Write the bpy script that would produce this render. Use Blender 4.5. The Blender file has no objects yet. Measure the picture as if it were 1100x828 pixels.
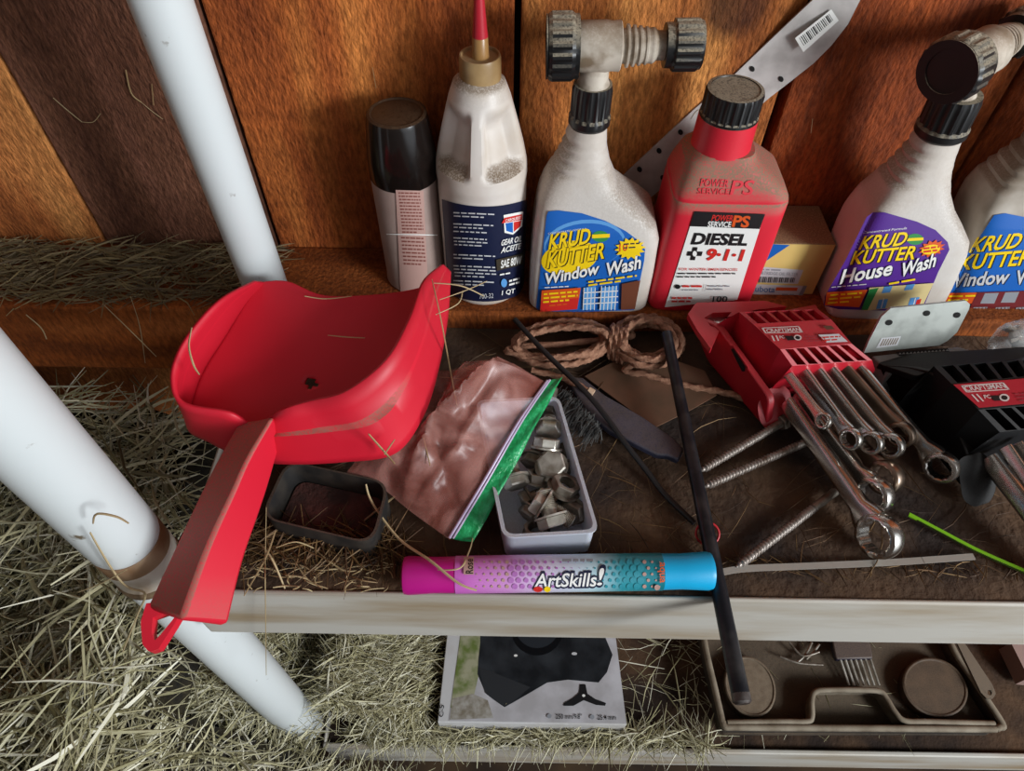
import bpy, bmesh, math, random
import numpy as np
from mathutils import Vector, Matrix
from mathutils.geometry import tessellate_polygon
random.seed(7)
rng = np.random.default_rng(11)
S = bpy.context.scene
COL = S.collection

# ------------------------------------------------------------------ camera
F = 740.0
TH = math.radians(51.5)
RO = math.radians(0.9)
CAM = Vector((0, 0, 0.47))
FW = Vector((0, math.cos(TH), -math.sin(TH)))
U0 = Vector((0, math.sin(TH), math.cos(TH)))
RT = Vector((1, 0, 0)) * math.cos(RO) + U0 * math.sin(RO)
UP = Vector((1, 0, 0)) * -math.sin(RO) + U0 * math.cos(RO)
cd = bpy.data.cameras.new('camera')
cd.sensor_fit = 'HORIZONTAL'
cd.sensor_width = 36.0
cd.lens = F / 1100 * 36.0
cd.clip_start = 0.01
cam = bpy.data.objects.new('camera', cd)
COL.objects.link(cam)
M = Matrix.Identity(4)
for i in range(3):
    M[i][0] = RT[i]; M[i][1] = UP[i]; M[i][2] = -FW[i]; M[i][3] = CAM[i]
cam.matrix_world = M
S.camera = cam

# ------------------------------------------------------------------ view + light
S.view_settings.view_transform = 'Standard'
S.view_settings.look = 'None'
S.view_settings.gamma = 1.0
S.view_settings.use_curve_mapping = False
S.view_settings.exposure = 0.12
KEY = 38.0
KEY_POS = (1.60, -0.85, 0.66)
FILL = 0.7
WORLD = 0.17

def lin(h):
    c = [int(h[i:i + 2], 16) / 255 for i in (0, 2, 4)]
    return tuple(x / 12.92 if x <= 0.04045 else ((x + 0.055) / 1.055) ** 2.4 for x in c) + (1,)

w = bpy.data.worlds.new('world')
S.world = w
w.use_nodes = True
nt = w.node_tree
bg = nt.nodes['Background']
tc = nt.nodes.new('ShaderNodeTexCoord')
dp = nt.nodes.new('ShaderNodeVectorMath'); dp.operation = 'DOT_PRODUCT'
dp.inputs[1].default_value = Vector((0.74, -0.62, 0.26)).normalized()
nt.links.new(tc.outputs['Generated'], dp.inputs[0])
rp = nt.nodes.new('ShaderNodeValToRGB')
e = rp.color_ramp.elements
e[0].position = 0.0; e[0].color = (0.30, 0.20, 0.16, 1)
e[1].position = 1.0; e[1].color = (7.5, 8.0, 8.5, 1)
m_ = e.new(0.62); m_.color = (0.50, 0.42, 0.38, 1)
m_ = e.new(0.90); m_.color = (0.80, 0.76, 0.74, 1)
m_ = e.new(0.945); m_.color = (6.5, 7.0, 7.5, 1)
mr = nt.nodes.new('ShaderNodeMapRange')
mr.inputs['From Min'].default_value = -1
nt.links.new(dp.outputs['Value'], mr.inputs['Value'])
nt.links.new(mr.outputs['Result'], rp.inputs['Fac'])
nt.links.new(rp.outputs['Color'], bg.inputs['Color'])
bg.inputs['Strength'].default_value = WORLD

def area(name, loc, target, size, power, color):
    l = bpy.data.lights.new(name, 'AREA')
    l.shape = 'RECTANGLE'; l.size = size[0]; l.size_y = size[1]
    l.energy = power; l.color = color
    o = bpy.data.objects.new(name, l)
    COL.objects.link(o)
    o.location = loc
    o.rotation_euler = (Vector(target) - Vector(loc)).to_track_quat('-Z', 'Y').to_euler()
    return o
area('doorway_daylight', KEY_POS, (0.0, 0.35, 0.0), (0.5, 0.6), KEY, (0.93, 0.97, 1.0))
area('soft_fill', (-0.7, -0.9, 1.7), (-0.1, 0.3, -0.1), (1.2, 1.0), FILL, (1.0, 0.97, 0.93))  # added fill lamp to lift the shadows, no real source there

# ------------------------------------------------------------------ geometry helpers
def ray(x, y):
    return FW + RT * ((x - 550) / F) + UP * ((414 - y) / F)
def at(x, y, z):                       # point where a sight line meets the level z
    d = ray(x, y); return CAM + d * ((z - CAM.z) / d.z)
def aty(x, y, Y):                      # ... the upright plane Y
    d = ray(x, y); return CAM + d * (Y / d.y)

OFF = {}
class MB:
    def __init__(s):
        s.v = []; s.f = []; s.m = []
    def add(s, vs, fs, mi=0):
        b = len(s.v)
        s.v += [Vector(p) for p in vs]
        s.f += [tuple(b + i for i in f) for f in fs]
        s.m += [mi] * len(fs)
    def box(s, lo, hi, mi=0, mat=None):
        x0, y0, z0 = lo; x1, y1, z1 = hi
        vs = [Vector(p) for p in ((x0,y0,z0),(x1,y0,z0),(x1,y1,z0),(x0,y1,z0),(x0,y0,z1),(x1,y0,z1),(x1,y1,z1),(x0,y1,z1))]
        if mat: vs = [mat @ p for p in vs]
        s.add(vs, [(0,3,2,1),(4,5,6,7),(0,1,5,4),(1,2,6,5),(2,3,7,6),(3,0,4,7)], mi)
    def loft(s, rings, caps=True, mi=0, closed=True):
        n = len(rings[0]); vs = [p for r in rings for p in r]; fs = []
        for i in range(len(rings) - 1):
            for j in range(n if closed else n - 1):
                k = (j + 1) % n
                fs.append((i*n+j, i*n+k, (i+1)*n+k, (i+1)*n+j))
        if caps:
            fs.append(tuple(reversed(range(n))))
            fs.append(tuple((len(rings)-1)*n + j for j in range(n)))
        s.add(vs, fs, mi)
    def lathe(s, prof, origin, axis=(0,0,1), seg=40, mi=0, caps=True, rib=None):
        q = Vector(axis).to_track_quat('Z', 'Y').to_matrix()
        o = Vector(origin); rings = []
        for k, (r, h) in enumerate(prof):
            ring = []
            for j in range(seg):
                a = 2*math.pi*j/seg
                rr = r
                if rib and rib[0] <= k <= rib[1]: rr = r * (1 - rib[2] * (j % 4 < 2))
                ring.append(o + q @ Vector((rr*math.cos(a), rr*math.sin(a), h)))
            rings.append(ring)
        s.loft(rings, caps, mi)
    def prism(s, outline, vec, mi=0):
        vec = Vector(vec); a = [Vector(p) for p in outline]
        s.loft([a, [p + vec for p in a]], True, mi)
    def ringprism(s, outer, inner, vec, mi=0, n=64):
        def rs(pts):
            pts = [Vector(p) for p in pts]; L = [0]
            for i in range(len(pts)): L.append(L[-1] + (pts[(i+1) % len(pts)] - pts[i]).length)
            out = []
            for k in range(n):
                t = L[-1]*k/n; i = 0
                while L[i+1] < t: i += 1
                u = (t-L[i])/max(1e-9, L[i+1]-L[i]); out.append(pts[i].lerp(pts[(i+1) % len(pts)], u))
            return out
        A = rs(outer); B = rs(inner)
        k0 = min(range(n), key=lambda k: sum((A[j]-B[(j+k) % n]).length for j in range(0, n, 4)))
        B = B[k0:] + B[:k0]; v = Vector(vec)
        s.loft([A, B, [p+v for p in B], [p+v for p in A], A], False, mi)
    def tube(s, path, rad, seg=10, mi=0, caps=True, lobes=0, twist=0.0, flat=1.0):
        P = [Vector(p) for p in path]; n = len(P); rings = []
        t0 = (P[1]-P[0]).normalized()
        nrm = t0.orthogonal().normalized(); dist = 0
        for i in range(n):
            t = (P[min(i+1, n-1)] - P[max(i-1, 0)]).normalized()
            nrm = (nrm - t*nrm.dot(t)).normalized(); b = t.cross(nrm)
            r = rad[i] if isinstance(rad, (list, tuple)) else rad
            if i: dist += (P[i]-P[i-1]).length
            ring = []
            for j in range(seg):
                a = 2*math.pi*j/seg
                rr = r*((.84 if lobes == 1 else .78)+(.16 if lobes == 1 else .30)*math.cos(lobes*(a)+twist*dist)) if lobes else r
                ring.append(P[i] + nrm*(rr*math.cos(a)) + b*(rr*math.sin(a)*flat))
            rings.append(ring)
        s.loft(rings, caps, mi)
    def build(s, name, mats, parent=None, smooth=35, bevel=0, solid=0, origin=None, sub=0, fix=True):
        if not isinstance(mats, (list, tuple)): mats = [mats]
        if parent is not None: off = OFF[parent]
        elif origin is not None: off = Vector(origin)
        else:
            A = np.array([tuple(p) for p in s.v]); lo = A.min(0); hi = A.max(0)
            off = Vector(((lo[0]+hi[0])/2, (lo[1]+hi[1])/2, lo[2]))
        me = bpy.data.meshes.new(name)
        me.from_pydata([p - off for p in s.v], [], s.f)
        for m in mats: me.materials.append(m)
        me.polygons.foreach_set('material_index', s.m)
        if fix:
            bm = bmesh.new(); bm.from_mesh(me)
            bmesh.ops.recalc_face_normals(bm, faces=bm.faces[:])
            bm.to_mesh(me); bm.free()
        if smooth:
            me.shade_smooth(); me.set_sharp_from_angle(angle=math.radians(smooth))
        me.update()
        o = bpy.data.objects.new(name, me)
        COL.objects.link(o)
        OFF[o] = off
        if parent is not None: o.parent = parent
        else: o.location = off
        if solid:
            d = o.modifiers.new('thickness', 'SOLIDIFY'); d.thickness = solid; d.offset = 0
        if bevel:
            d = o.modifiers.new('bevel', 'BEVEL'); d.width = bevel; d.segments = 2; d.limit_method = 'ANGLE'
        if sub:
            d = o.modifiers.new('smooth', 'SUBSURF'); d.levels = sub; d.render_levels = sub
        return o

def tag(o, label=None, cat=None, group=None, kind=None):
    if label: o['label'] = label
    if cat: o['category'] = cat
    if group: o['group'] = group
    if kind: o['kind'] = kind
    return o
def thing(name, loc, label, cat, group=None):
    o = bpy.data.objects.new(name, None)
    o.empty_display_size = 0.02
    COL.objects.link(o); o.location = loc
    OFF[o] = Vector(loc)
    return tag(o, label, cat, group)

def catmull(pts, n=8, closed=False):
    P = [Vector(p) for p in pts]; out = []
    m = len(P)
    for i in range(m if closed else m-1):
        p0 = P[(i-1) % m] if closed or i > 0 else P[i]
        p1 = P[i]; p2 = P[(i+1) % m]
        p3 = P[(i+2) % m] if closed or i+2 < m else p2
        for k in range(n):
            t = k/n
            out.append(0.5*((2*p1)+(p2-p0)*t+(2*p0-5*p1+4*p2-p3)*t*t+(3*p1-p0-3*p2+p3)*t**3))
    if not closed: out.append(P[-1])
    return out
def round_poly(pts, r, n=4):
    out = []; m = len(pts)
    for i in range(m):
        a, b, c = (Vector(pts[j % m]) for j in (i-1, i, i+1))
        u = (a-b); v = (c-b); rr = min(r, u.length*.45, v.length*.45)
        s_ = b+u.normalized()*rr; e_ = b+v.normalized()*rr
        for k in range(n+1):
            t = k/n; out.append(s_*(1-t)**2 + b*2*t*(1-t) + e_*t*t)
    return out

# ------------------------------------------------------------------ materials
def nodes(name):
    m = bpy.data.materials.new(name); m.use_nodes = True
    return m, m.node_tree, m.node_tree.nodes['Principled BSDF']
MATS = {}
def mat(name, col, rough=.5, metal=0.0, col2=None, nscale=30, lo=.35, hi=.65, bump=0.0, bscale=200, dust=0.0,
        stretch=None, trans=0.0, alpha=1.0, spec=.5, detail=4, dcol='8f7a62', sss=0.0, nz0=.25, nz1=.9):
    if name in MATS: return MATS[name]
    m, t, b = nodes(name)
    L = t.links
    b.inputs['Roughness'].default_value = rough
    b.inputs['Metallic'].default_value = metal
    b.inputs['Specular IOR Level'].default_value = spec
    b.inputs['Transmission Weight'].default_value = trans
    b.inputs['Alpha'].default_value = alpha
    if sss:
        b.inputs['Subsurface Weight'].default_value = sss
        b.inputs['Subsurface Radius'].default_value = (.01, .008, .006)
    co = t.nodes.new('ShaderNodeTexCoord'); src = co.outputs['Object']
    if stretch:
        mp = t.nodes.new('ShaderNodeMapping'); mp.inputs['Scale'].default_value = stretch
        L.new(src, mp.inputs['Vector']); src = mp.outputs['Vector']
    cur = None
    if col2:
        n = t.nodes.new('ShaderNodeTexNoise'); n.inputs['Scale'].default_value = nscale; n.inputs['Detail'].default_value = detail
        L.new(src, n.inputs['Vector'])
        r = t.nodes.new('ShaderNodeValToRGB')
        r.color_ramp.elements[0].position = lo; r.color_ramp.elements[0].color = lin(col)
        r.color_ramp.elements[1].position = hi; r.color_ramp.elements[1].color = lin(col2)
        L.new(n.outputs['Fac'], r.inputs['Fac']); cur = r.outputs['Color']
    else:
        b.inputs['Base Color'].default_value = lin(col)
    if dust:
        g = t.nodes.new('ShaderNodeNewGeometry'); sp = t.nodes.new('ShaderNodeSeparateXYZ')
        L.new(g.outputs['Normal'], sp.inputs[0])
        mr = t.nodes.new('ShaderNodeMapRange'); mr.inputs['From Min'].default_value = nz0; mr.inputs['From Max'].default_value = nz1
        L.new(sp.outputs['Z'], mr.inputs['Value'])
        n2 = t.nodes.new('ShaderNodeTexNoise'); n2.inputs['Scale'].default_value = 700; n2.inputs['Detail'].default_value = 5
        n2.inputs['Roughness'].default_value = .7
        L.new(co.outputs['Object'], n2.inputs['Vector'])
        m2 = t.nodes.new('ShaderNodeMapRange'); m2.inputs['From Min'].default_value = .30; m2.inputs['From Max'].default_value = .54
        m2.inputs['To Max'].default_value = dust
        L.new(n2.outputs['Fac'], m2.inputs['Value'])
        mu = t.nodes.new('ShaderNodeMath'); mu.operation = 'MULTIPLY'
        L.new(mr.outputs[0], mu.inputs[0]); L.new(m2.outputs[0], mu.inputs[1])
        mx = t.nodes.new('ShaderNodeMix'); mx.data_type = 'RGBA'
        L.new(mu.outputs[0], mx.inputs['Factor'])
        if cur: L.new(cur, mx.inputs['A'])
        else: mx.inputs['A'].default_value = lin(col)
        mx.inputs['B'].default_value = lin(dcol)
        cur = mx.outputs['Result']
        m3 = t.nodes.new('ShaderNodeMapRange'); m3.inputs['To Min'].default_value = rough; m3.inputs['To Max'].default_value = .9
        L.new(mu.outputs[0], m3.inputs['Value']); L.new(m3.outputs[0], b.inputs['Roughness'])
    if cur: L.new(cur, b.inputs['Base Color'])
    if bump:
        n3 = t.nodes.new('ShaderNodeTexNoise'); n3.inputs['Scale'].default_value = bscale; n3.inputs['Detail'].default_value = 4
        L.new(src, n3.inputs['Vector'])
        bp = t.nodes.new('ShaderNodeBump'); bp.inputs['Strength'].default_value = bump; bp.inputs['Distance'].default_value = .002
        L.new(n3.outputs['Fac'], bp.inputs['Height']); L.new(bp.outputs['Normal'], b.inputs['Normal'])
    MATS[name] = m
    return m

def wood(name, a, b_, c, knot=None, rough=.85, bump=1.0):
    m, t, b = nodes(name); L = t.links
    co = t.nodes.new('ShaderNodeTexCoord')
    mp = t.nodes.new('ShaderNodeMapping'); mp.inputs['Scale'].default_value = (1, 1, .12)
    L.new(co.outputs['Object'], mp.inputs['Vector'])
    n = t.nodes.new('ShaderNodeTexNoise'); n.inputs['Scale'].default_value = 22; n.inputs['Detail'].default_value = 6
    n.inputs['Distortion'].default_value = .25
    L.new(mp.outputs['Vector'], n.inputs['Vector'])
    r = t.nodes.new('ShaderNodeValToRGB'); el = r.color_ramp.elements
    el[0].position = .28; el[0].color = lin(a); el[1].position = .72; el[1].color = lin(c)
    q = el.new(.5); q.color = lin(b_)
    L.new(n.outputs['Fac'], r.inputs['Fac'])
    n4 = t.nodes.new('ShaderNodeTexNoise'); n4.inputs['Scale'].default_value = 7; n4.inputs['Detail'].default_value = 3
    L.new(co.outputs['Object'], n4.inputs['Vector'])
    r4 = t.nodes.new('ShaderNodeValToRGB'); r4.color_ramp.elements[0].position = .35; r4.color_ramp.elements[0].color = (.55, .48, .44, 1)
    r4.color_ramp.elements[1].position = .6; r4.color_ramp.elements[1].color = (1, 1, 1, 1)
    L.new(n4.outputs['Fac'], r4.inputs['Fac'])
    mx = t.nodes.new('ShaderNodeMix'); mx.data_type = 'RGBA'; mx.blend_type = 'MULTIPLY'; mx.inputs['Factor'].default_value = .8
    L.new(r.outputs['Color'], mx.inputs['A']); L.new(r4.outputs['Color'], mx.inputs['B'])
    cur = mx.outputs['Result']
    if knot:
        vd = t.nodes.new('ShaderNodeVectorMath'); vd.operation = 'DISTANCE'; vd.inputs[1].default_value = knot[0]
        L.new(co.outputs['Object'], vd.inputs[0])
        mr = t.nodes.new('ShaderNodeMapRange'); mr.inputs['From Min'].default_value = knot[1]; mr.inputs['From Max'].default_value = knot[1]*1.9
        mr.inputs['To Min'].default_value = .85; mr.inputs['To Max'].default_value = 0
        L.new(vd.outputs['Value'], mr.inputs['Value'])
        mk = t.nodes.new('ShaderNodeMix'); mk.data_type = 'RGBA'
        L.new(mr.outputs[0], mk.inputs['Factor']); L.new(cur, mk.inputs['A']); mk.inputs['B'].default_value = lin('3a1e12')
        cur = mk.outputs['Result']
    mp5 = t.nodes.new('ShaderNodeMapping'); mp5.inputs['Scale'].default_value = (1, 1, .3)
    L.new(co.outputs['Object'], mp5.inputs['Vector'])
    n5 = t.nodes.new('ShaderNodeTexNoise'); n5.inputs['Scale'].default_value = 260; n5.inputs['Detail'].default_value = 6; n5.inputs['Roughness'].default_value = .7
    L.new(mp5.outputs['Vector'], n5.inputs['Vector'])
    r5 = t.nodes.new('ShaderNodeValToRGB'); r5.color_ramp.elements[0].position = .36; r5.color_ramp.elements[0].color = (.72, .66, .62, 1)
    r5.color_ramp.elements[1].position = .66; r5.color_ramp.elements[1].color = (1.85, 1.8, 1.75, 1)
    L.new(n5.outputs['Fac'], r5.inputs['Fac'])
    mx5 = t.nodes.new('ShaderNodeMix'); mx5.data_type = 'RGBA'; mx5.blend_type = 'MULTIPLY'; mx5.inputs['Factor'].default_value = 1
    L.new(cur, mx5.inputs['A']); L.new(r5.outputs['Color'], mx5.inputs['B']); cur = mx5.outputs['Result']
    L.new(cur, b.inputs['Base Color'])
    b.inputs['Roughness'].default_value = rough; b.inputs['Specular IOR Level'].default_value = .25
    # rough-sawn fur: fine noise stretched a little across the grain
    mp2 = t.nodes.new('ShaderNodeMapping'); mp2.inputs['Scale'].default_value = (1, 1, .45)
    L.new(co.outputs['Object'], mp2.inputs['Vector'])
    n3 = t.nodes.new('ShaderNodeTexNoise'); n3.inputs['Scale'].default_value = 330; n3.inputs['Detail'].default_value = 5
    L.new(mp2.outputs['Vector'], n3.inputs['Vector'])
    bp = t.nodes.new('ShaderNodeBump'); bp.inputs['Strength'].default_value = bump; bp.inputs['Distance'].default_value = .0025
    L.new(n3.outputs['Fac'], bp.inputs['Height']); L.new(bp.outputs['Normal'], b.inputs['Normal'])
    return m

def hay_mat(name, cols):
    m, t, b = nodes(name); L = t.links
    g = t.nodes.new('ShaderNodeNewGeometry')
    r = t.nodes.new('ShaderNodeValToRGB'); el = r.color_ramp.elements
    el[0].position = 0; el[0].color = lin(cols[0]); el[1].position = 1; el[1].color = lin(cols[-1])
    for i, c in enumerate(cols[1:-1]):
        q = el.new((i+1)/(len(cols)-1)); q.color = lin(c)
    L.new(g.outputs['Random Per Island'], r.inputs['Fac']); L.new(r.outputs['Color'], b.inputs['Base Color'])
    b.inputs['Roughness'].default_value = .6; b.inputs['Specular IOR Level'].default_value = .35
    return m

def paint(name, hexc, rough=.45):
    return mat('print_' + name, hexc, rough)
WHITE = paint('white', 'ecebe6'); BLACK = paint('black', '151517'); YEL = paint('yellow', 'f5cf13')
BLUE = paint('blue', '1560b5'); NAVY = paint('navy', '121a38'); REDP = paint('red', 'cf2a23'); ORG = paint('orange', 'd8551c')
PURP = paint('purple', '53278a'); GREY = paint('grey', '8d9096'); LBLUE = paint('light_blue', '5a9ad6'); GREEN = paint('green', '2f8a45')
CREAM = paint('cream', 'ddc98f'); LGREY = paint('light_grey', 'c9c9cb')

# ------------------------------------------------------------------ print on surfaces
FONT = {}
def glyphs(s, bold=0.0):
    bold *= .66
    k = (s, bold)
    if k in FONT: return FONT[k]
    cu = bpy.data.curves.new('lettering', 'FONT'); cu.body = s; cu.offset = bold; cu.resolution_u = 3
    o = bpy.data.objects.new('lettering', cu); COL.objects.link(o)
    dg = bpy.context.evaluated_depsgraph_get(); dg.update()
    me = bpy.data.meshes.new_from_object(o.evaluated_get(dg))
    v = np.array([(p.co.x, p.co.y) for p in me.vertices]).reshape(-1, 2); f = [tuple(p.vertices) for p in me.polygons]
    bpy.data.objects.remove(o); bpy.data.curves.remove(cu); bpy.data.meshes.remove(me)
    if len(v):
        x0, x1 = v[:, 0].min(), v[:, 0].max()
        v[:, 0] = (v[:, 0]-x0)/(x1-x0); v[:, 1] = v[:, 1]/0.729
    FONT[k] = (v, f)
    return FONT[k]
def s_plane(p0, nrm):
    p0 = Vector(p0); nrm = Vector(nrm).normalized()
    def f(x, y, lift):
        d = ray(x, y); q = p0 + nrm*lift
        return CAM + d*((q-CAM).dot(nrm)/d.dot(nrm))
    return f
def s_cyl(cx, cy, r):
    def f(x, y, lift):
        d = ray(x, y); rr = r+lift
        a = d.x**2+d.y**2; b = 2*(d.x*(CAM.x-cx)+d.y*(CAM.y-cy)); c = (CAM.x-cx)**2+(CAM.y-cy)**2-rr*rr
        D = max(0, b*b-4*a*c)
        return CAM + d*((-b-math.sqrt(D))/(2*a))
    return f
class Decal:
    def __init__(s, surf, base=.0007, step=.00009):
        s.mb = MB(); s.surf = surf; s.lift = base; s.step = step; s.mats = []
    def _m(s, m):
        if m not in s.mats: s.mats.append(m)
        return s.mats.index(m)
    def tri(s, a, b, c, mi, mx=3.5):
        d = [math.dist(a, b), math.dist(b, c), math.dist(c, a)]; k = d.index(max(d))
        if d[k] > mx:
            T = [a, b, c]; T = T[k:]+T[:k]
            h = ((T[0][0]+T[1][0])/2, (T[0][1]+T[1][1])/2)
            s.tri(T[0], h, T[2], mi, mx); s.tri(h, T[1], T[2], mi, mx); return
        s.mb.add([s.surf(q[0], q[1], s.lift) for q in (a, b, c)], [(0, 1, 2)], mi)
    def poly(s, pts, m, up=True):
        mi = s._m(m)
        for t in tessellate_polygon([[Vector((q[0], q[1], 0)) for q in pts]]):
            s.tri(*[tuple(pts[i][:2]) for i in t], mi)
        if up: s.lift += s.step
    def quad(s, a, b, c, d, m, nu=1, nv=1, up=True):   # a,b top edge; d,c bottom edge
        mi = s._m(m)
        s.tri(a, b, c, mi); s.tri(a, c, d, mi)
        if up: s.lift += s.step
    def ell(s, cx, cy, rx, ry, m, rot=0, n=28, up=True, star=0):
        pts = []
        for i in range(n):
            a = 2*math.pi*i/n; k = 1 if not star or i % 2 == 0 else star
            x = rx*k*math.cos(a); y = ry*k*math.sin(a)
            pts.append((cx+x*math.cos(rot)-y*math.sin(rot), cy+x*math.sin(rot)+y*math.cos(rot)))
        mi = s._m(m)
        for i in range(n): s.tri((cx, cy), pts[i], pts[(i+1) % n], mi)
        if up: s.lift += s.step
    def text(s, t, p0, p1, p2, m, bold=0.0, shadow=None, sh=(1, 1), up=True):
        v, f = glyphs(t, bold)
        if shadow is not None:
            s.text(t, (p0[0]+sh[0], p0[1]+sh[1]), (p1[0]+sh[0], p1[1]+sh[1]), (p2[0]+sh[0], p2[1]+sh[1]), shadow, bold)
        P = [(p0[0]+(p1[0]-p0[0])*a+(p2[0]-p0[0])*b, p0[1]+(p1[1]-p0[1])*a+(p2[1]-p0[1])*b) for a, b in v]
        mi = s._m(m)
        for q in f:
            for k in range(1, len(q)-1): s.tri(P[q[0]], P[q[k]], P[q[k+1]], mi)
        if up: s.lift += s.step
    def lines(s, a, b, m, n, dv, h, words=6, r=None):      # rows of print too small to read
        r = r or random
        for k in range(n):
            x = 0.0
            ax, ay = a[0]+dv[0]*k, a[1]+dv[1]*k; bx, by = b[0]+dv[0]*k, b[1]+dv[1]*k
            while x < .97:
                wd = r.uniform(.4, 1.2)/words; e = min(1, x+wd)
                if k == n-1 and x > .7: break
                P = lambda t, o: (ax+(bx-ax)*t, ay+(by-ay)*t+o)
                s.quad(P(x, -h), P(e, -h), P(e, 0), P(x, 0), m, up=False)
                x = e+.12/words*1.6
        s.lift += s.step
    def build(s, name, parent):
        return s.mb.build(name, s.mats, parent, smooth=0, fix=False)

# ================================================================== SETTING
YW = 0.533; YB = 0.443; RIMY = 0.184; LOW = -0.512
P_LIGHT = wood('rough_sawn_orange', '7a4422', 'a96535', 'c4864c')
P_DARK = wood('rough_sawn_brown', '43271e', '62402f', '785040')
P_RED = wood('rough_sawn_red', '75381a', '9c5426', 'b87238')
kp = aty(790, 6, YW)
P_KNOT = wood('rough_sawn_knotty', '78421f', 'a26230', 'c08548', knot=((kp.x, 0, kp.z), .016))
P_FAR = wood('rough_sawn_rust', '66301a', '8e461f', 'a75d2d')
VOID = mat('dark_gap', '0a0706', .9)
mb = MB()
for (x0, x1, mi) in ((-2.6,-2.2,2),(-2.197,-1.9,0),(-1.897,-1.6,2),(-1.597,-1.3,3),(-1.297,-.98,0),(-.977,-.70,2),(-.697,-.4075,0),(-.4045,-.236,1),(-.233,-.0025,2),(.0025,.2115,3),(.2195,.3925,4),(.3965,.62,4),(.624,.9,2),(.903,1.3,0)):
    mb.box((x0, YW, -.75), (x1, YW+.022, .95), mi)
mb.box((-2.6, YW+.022, -.75), (1.3, YW+.03, .95), 5)
tag(mb.build('wall_back', [P_LIGHT, P_DARK, P_RED, P_KNOT, P_FAR, VOID], origin=(0, YW, 0), bevel=.002, smooth=0), kind='structure')

BEAM = wood('girt_wood', '54290f', '7c4118', '98582a', bump=.5)
BEAM.node_tree.nodes['Mapping'].inputs['Scale'].default_value = (.12, 1, 1)
mb = MB(); mb.box((-2.6, YB, -.07), (1.3, YW-.0005, .018))
tag(mb.build('trim_1', BEAM, origin=(0, YB, -.07), bevel=.003, smooth=0), kind='structure')
mb = MB(); mb.box((-2.6, -1.2, -.72), (1.3, YW+.03, -.70))
tag(mb.build('floor', mat('dirt_floor', '2a1d12', .95, col2='4a3722', nscale=12), origin=(0, 0, -.72), smooth=0), kind='structure')

# ------------------------------------------------------------------ shelving unit
RIMM = mat('weathered_white_rim', 'b9b5ac', .6, col2='8f7753', nscale=9, lo=.44, hi=.74, stretch=(.5, 1, 3), bump=.15, bscale=120)
DIRT = mat('dirty_shelf_board', '24160e', .95, col2='5f452e', nscale=14, lo=.36, hi=.74, bump=1.0, bscale=170, detail=8)
PIPE = mat('white_tube', 'd3d8d8', .4, col2='6f6250', nscale=75, lo=.69, hi=.76, spec=.4)
RUST = mat('stained_tube', 'cfc8bb', .5, col2='9a7d5c', nscale=26, lo=.5, hi=.72, stretch=(1, 1, .6))
unit = thing('shelving_unit', (0, .31, -.7), 'white tube and board shelving unit against the plank wall', 'shelf')
mb = MB()
N = 90
gx = np.linspace(-.232, .80, N); gy = np.linspace(.1882, .4425, 40)
from mathutils import noise as nz
def dirt_z(x, y):
    return .0012*nz.noise(Vector((x*40, y*40, 3))) + .0008*nz.noise(Vector((x*120, y*120, 9)))-.0015
vs = [Vector((x, y, dirt_z(x, y))) for y in gy for x in gx]
mb.add(vs, [(j*N+i, j*N+i+1, (j+1)*N+i+1, (j+1)*N+i) for j in range(39) for i in range(N-1)])
mb.box((-.232, .1882, -.02), (.80, .4425, -.004))
mb.build('shelf_board', DIRT, unit, smooth=60)
mb = MB(); mb.box((-.236, RIMY, -.082), (.80, RIMY+.004, 0)); mb.box((-.236, RIMY+.004, -.082), (-.2325, .442, .004))
r1 = mb.build('shelf_rim', RIMM, unit, bevel=.0025)
mb = MB(); mb.box((-.236, .19, LOW-.03), (.80, .4425, LOW-.008))
mb.build('shelf_board', DIRT, unit)
mb = MB(); mb.box((-.236, RIMY, LOW-.082), (.80, RIMY+.006, LOW)); mb.box((-.236, RIMY+.006, LOW-.082), (-.2325, .442, LOW))
mb.build('shelf_rim', RIMM, unit, bevel=.0025)
def post(x, y, r, z0, z1, name='post'):
    mb = MB(); mb.lathe([(r*.96, z0), (r, z0+.004), (r, z1-.004), (r*.96, z1)], (x, y, 0), seg=48)
    return mb.build(name, PIPE, unit, smooth=40)
pf = post(-.2655, .21, .0240, .030, .75)
mb = MB(); mb.lathe([(.0235, -.012), (.0240, -.01), (.0240, .012), (.0238, .013)], (-.2655, .21, 0), seg=48)
mb.build('post_sleeve', RUST, unit, smooth=40)
mb = MB(); mb.lathe([(.0238, .013), (.02405, .0135), (.02405, .0295), (.0238, .030)], (-.2655, .21, 0), seg=48)
mb.build('stain_band', mat('brown_stain', '7a5434', .6, col2='b39a7c', nscale=30, lo=.45, hi=.75, stretch=(1, 1, .5)), unit, smooth=40)
mb = MB(); mb.lathe([(.023, -.020), (.0252, -.018), (.0252, -.013), (.023, -.011)], (-.2655, .21, 0), seg=48)
mb.build('post_collar', mat('grimy_ring', '8a7458', .7, col2='5a4630', nscale=60), unit, smooth=40)
post(-.2655, .21, .0237, LOW-.01, -.019)
mb = MB(); mb.lathe([(.0235, LOW-.02), (.0262, LOW-.018), (.0262, LOW-.008), (.0240, LOW-.004)], (-.2655, .21, 0), seg=48)
mb.build('post_collar', RUST, unit, smooth=40)
post(-.2075, .4215, .0178, 0, .75); post(-.2075, .4215, .0178, LOW-.01, -.02)
post(.80, .21, .0240, .0, .75); post(.80, .4215, .0178, 0, .75)

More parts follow.
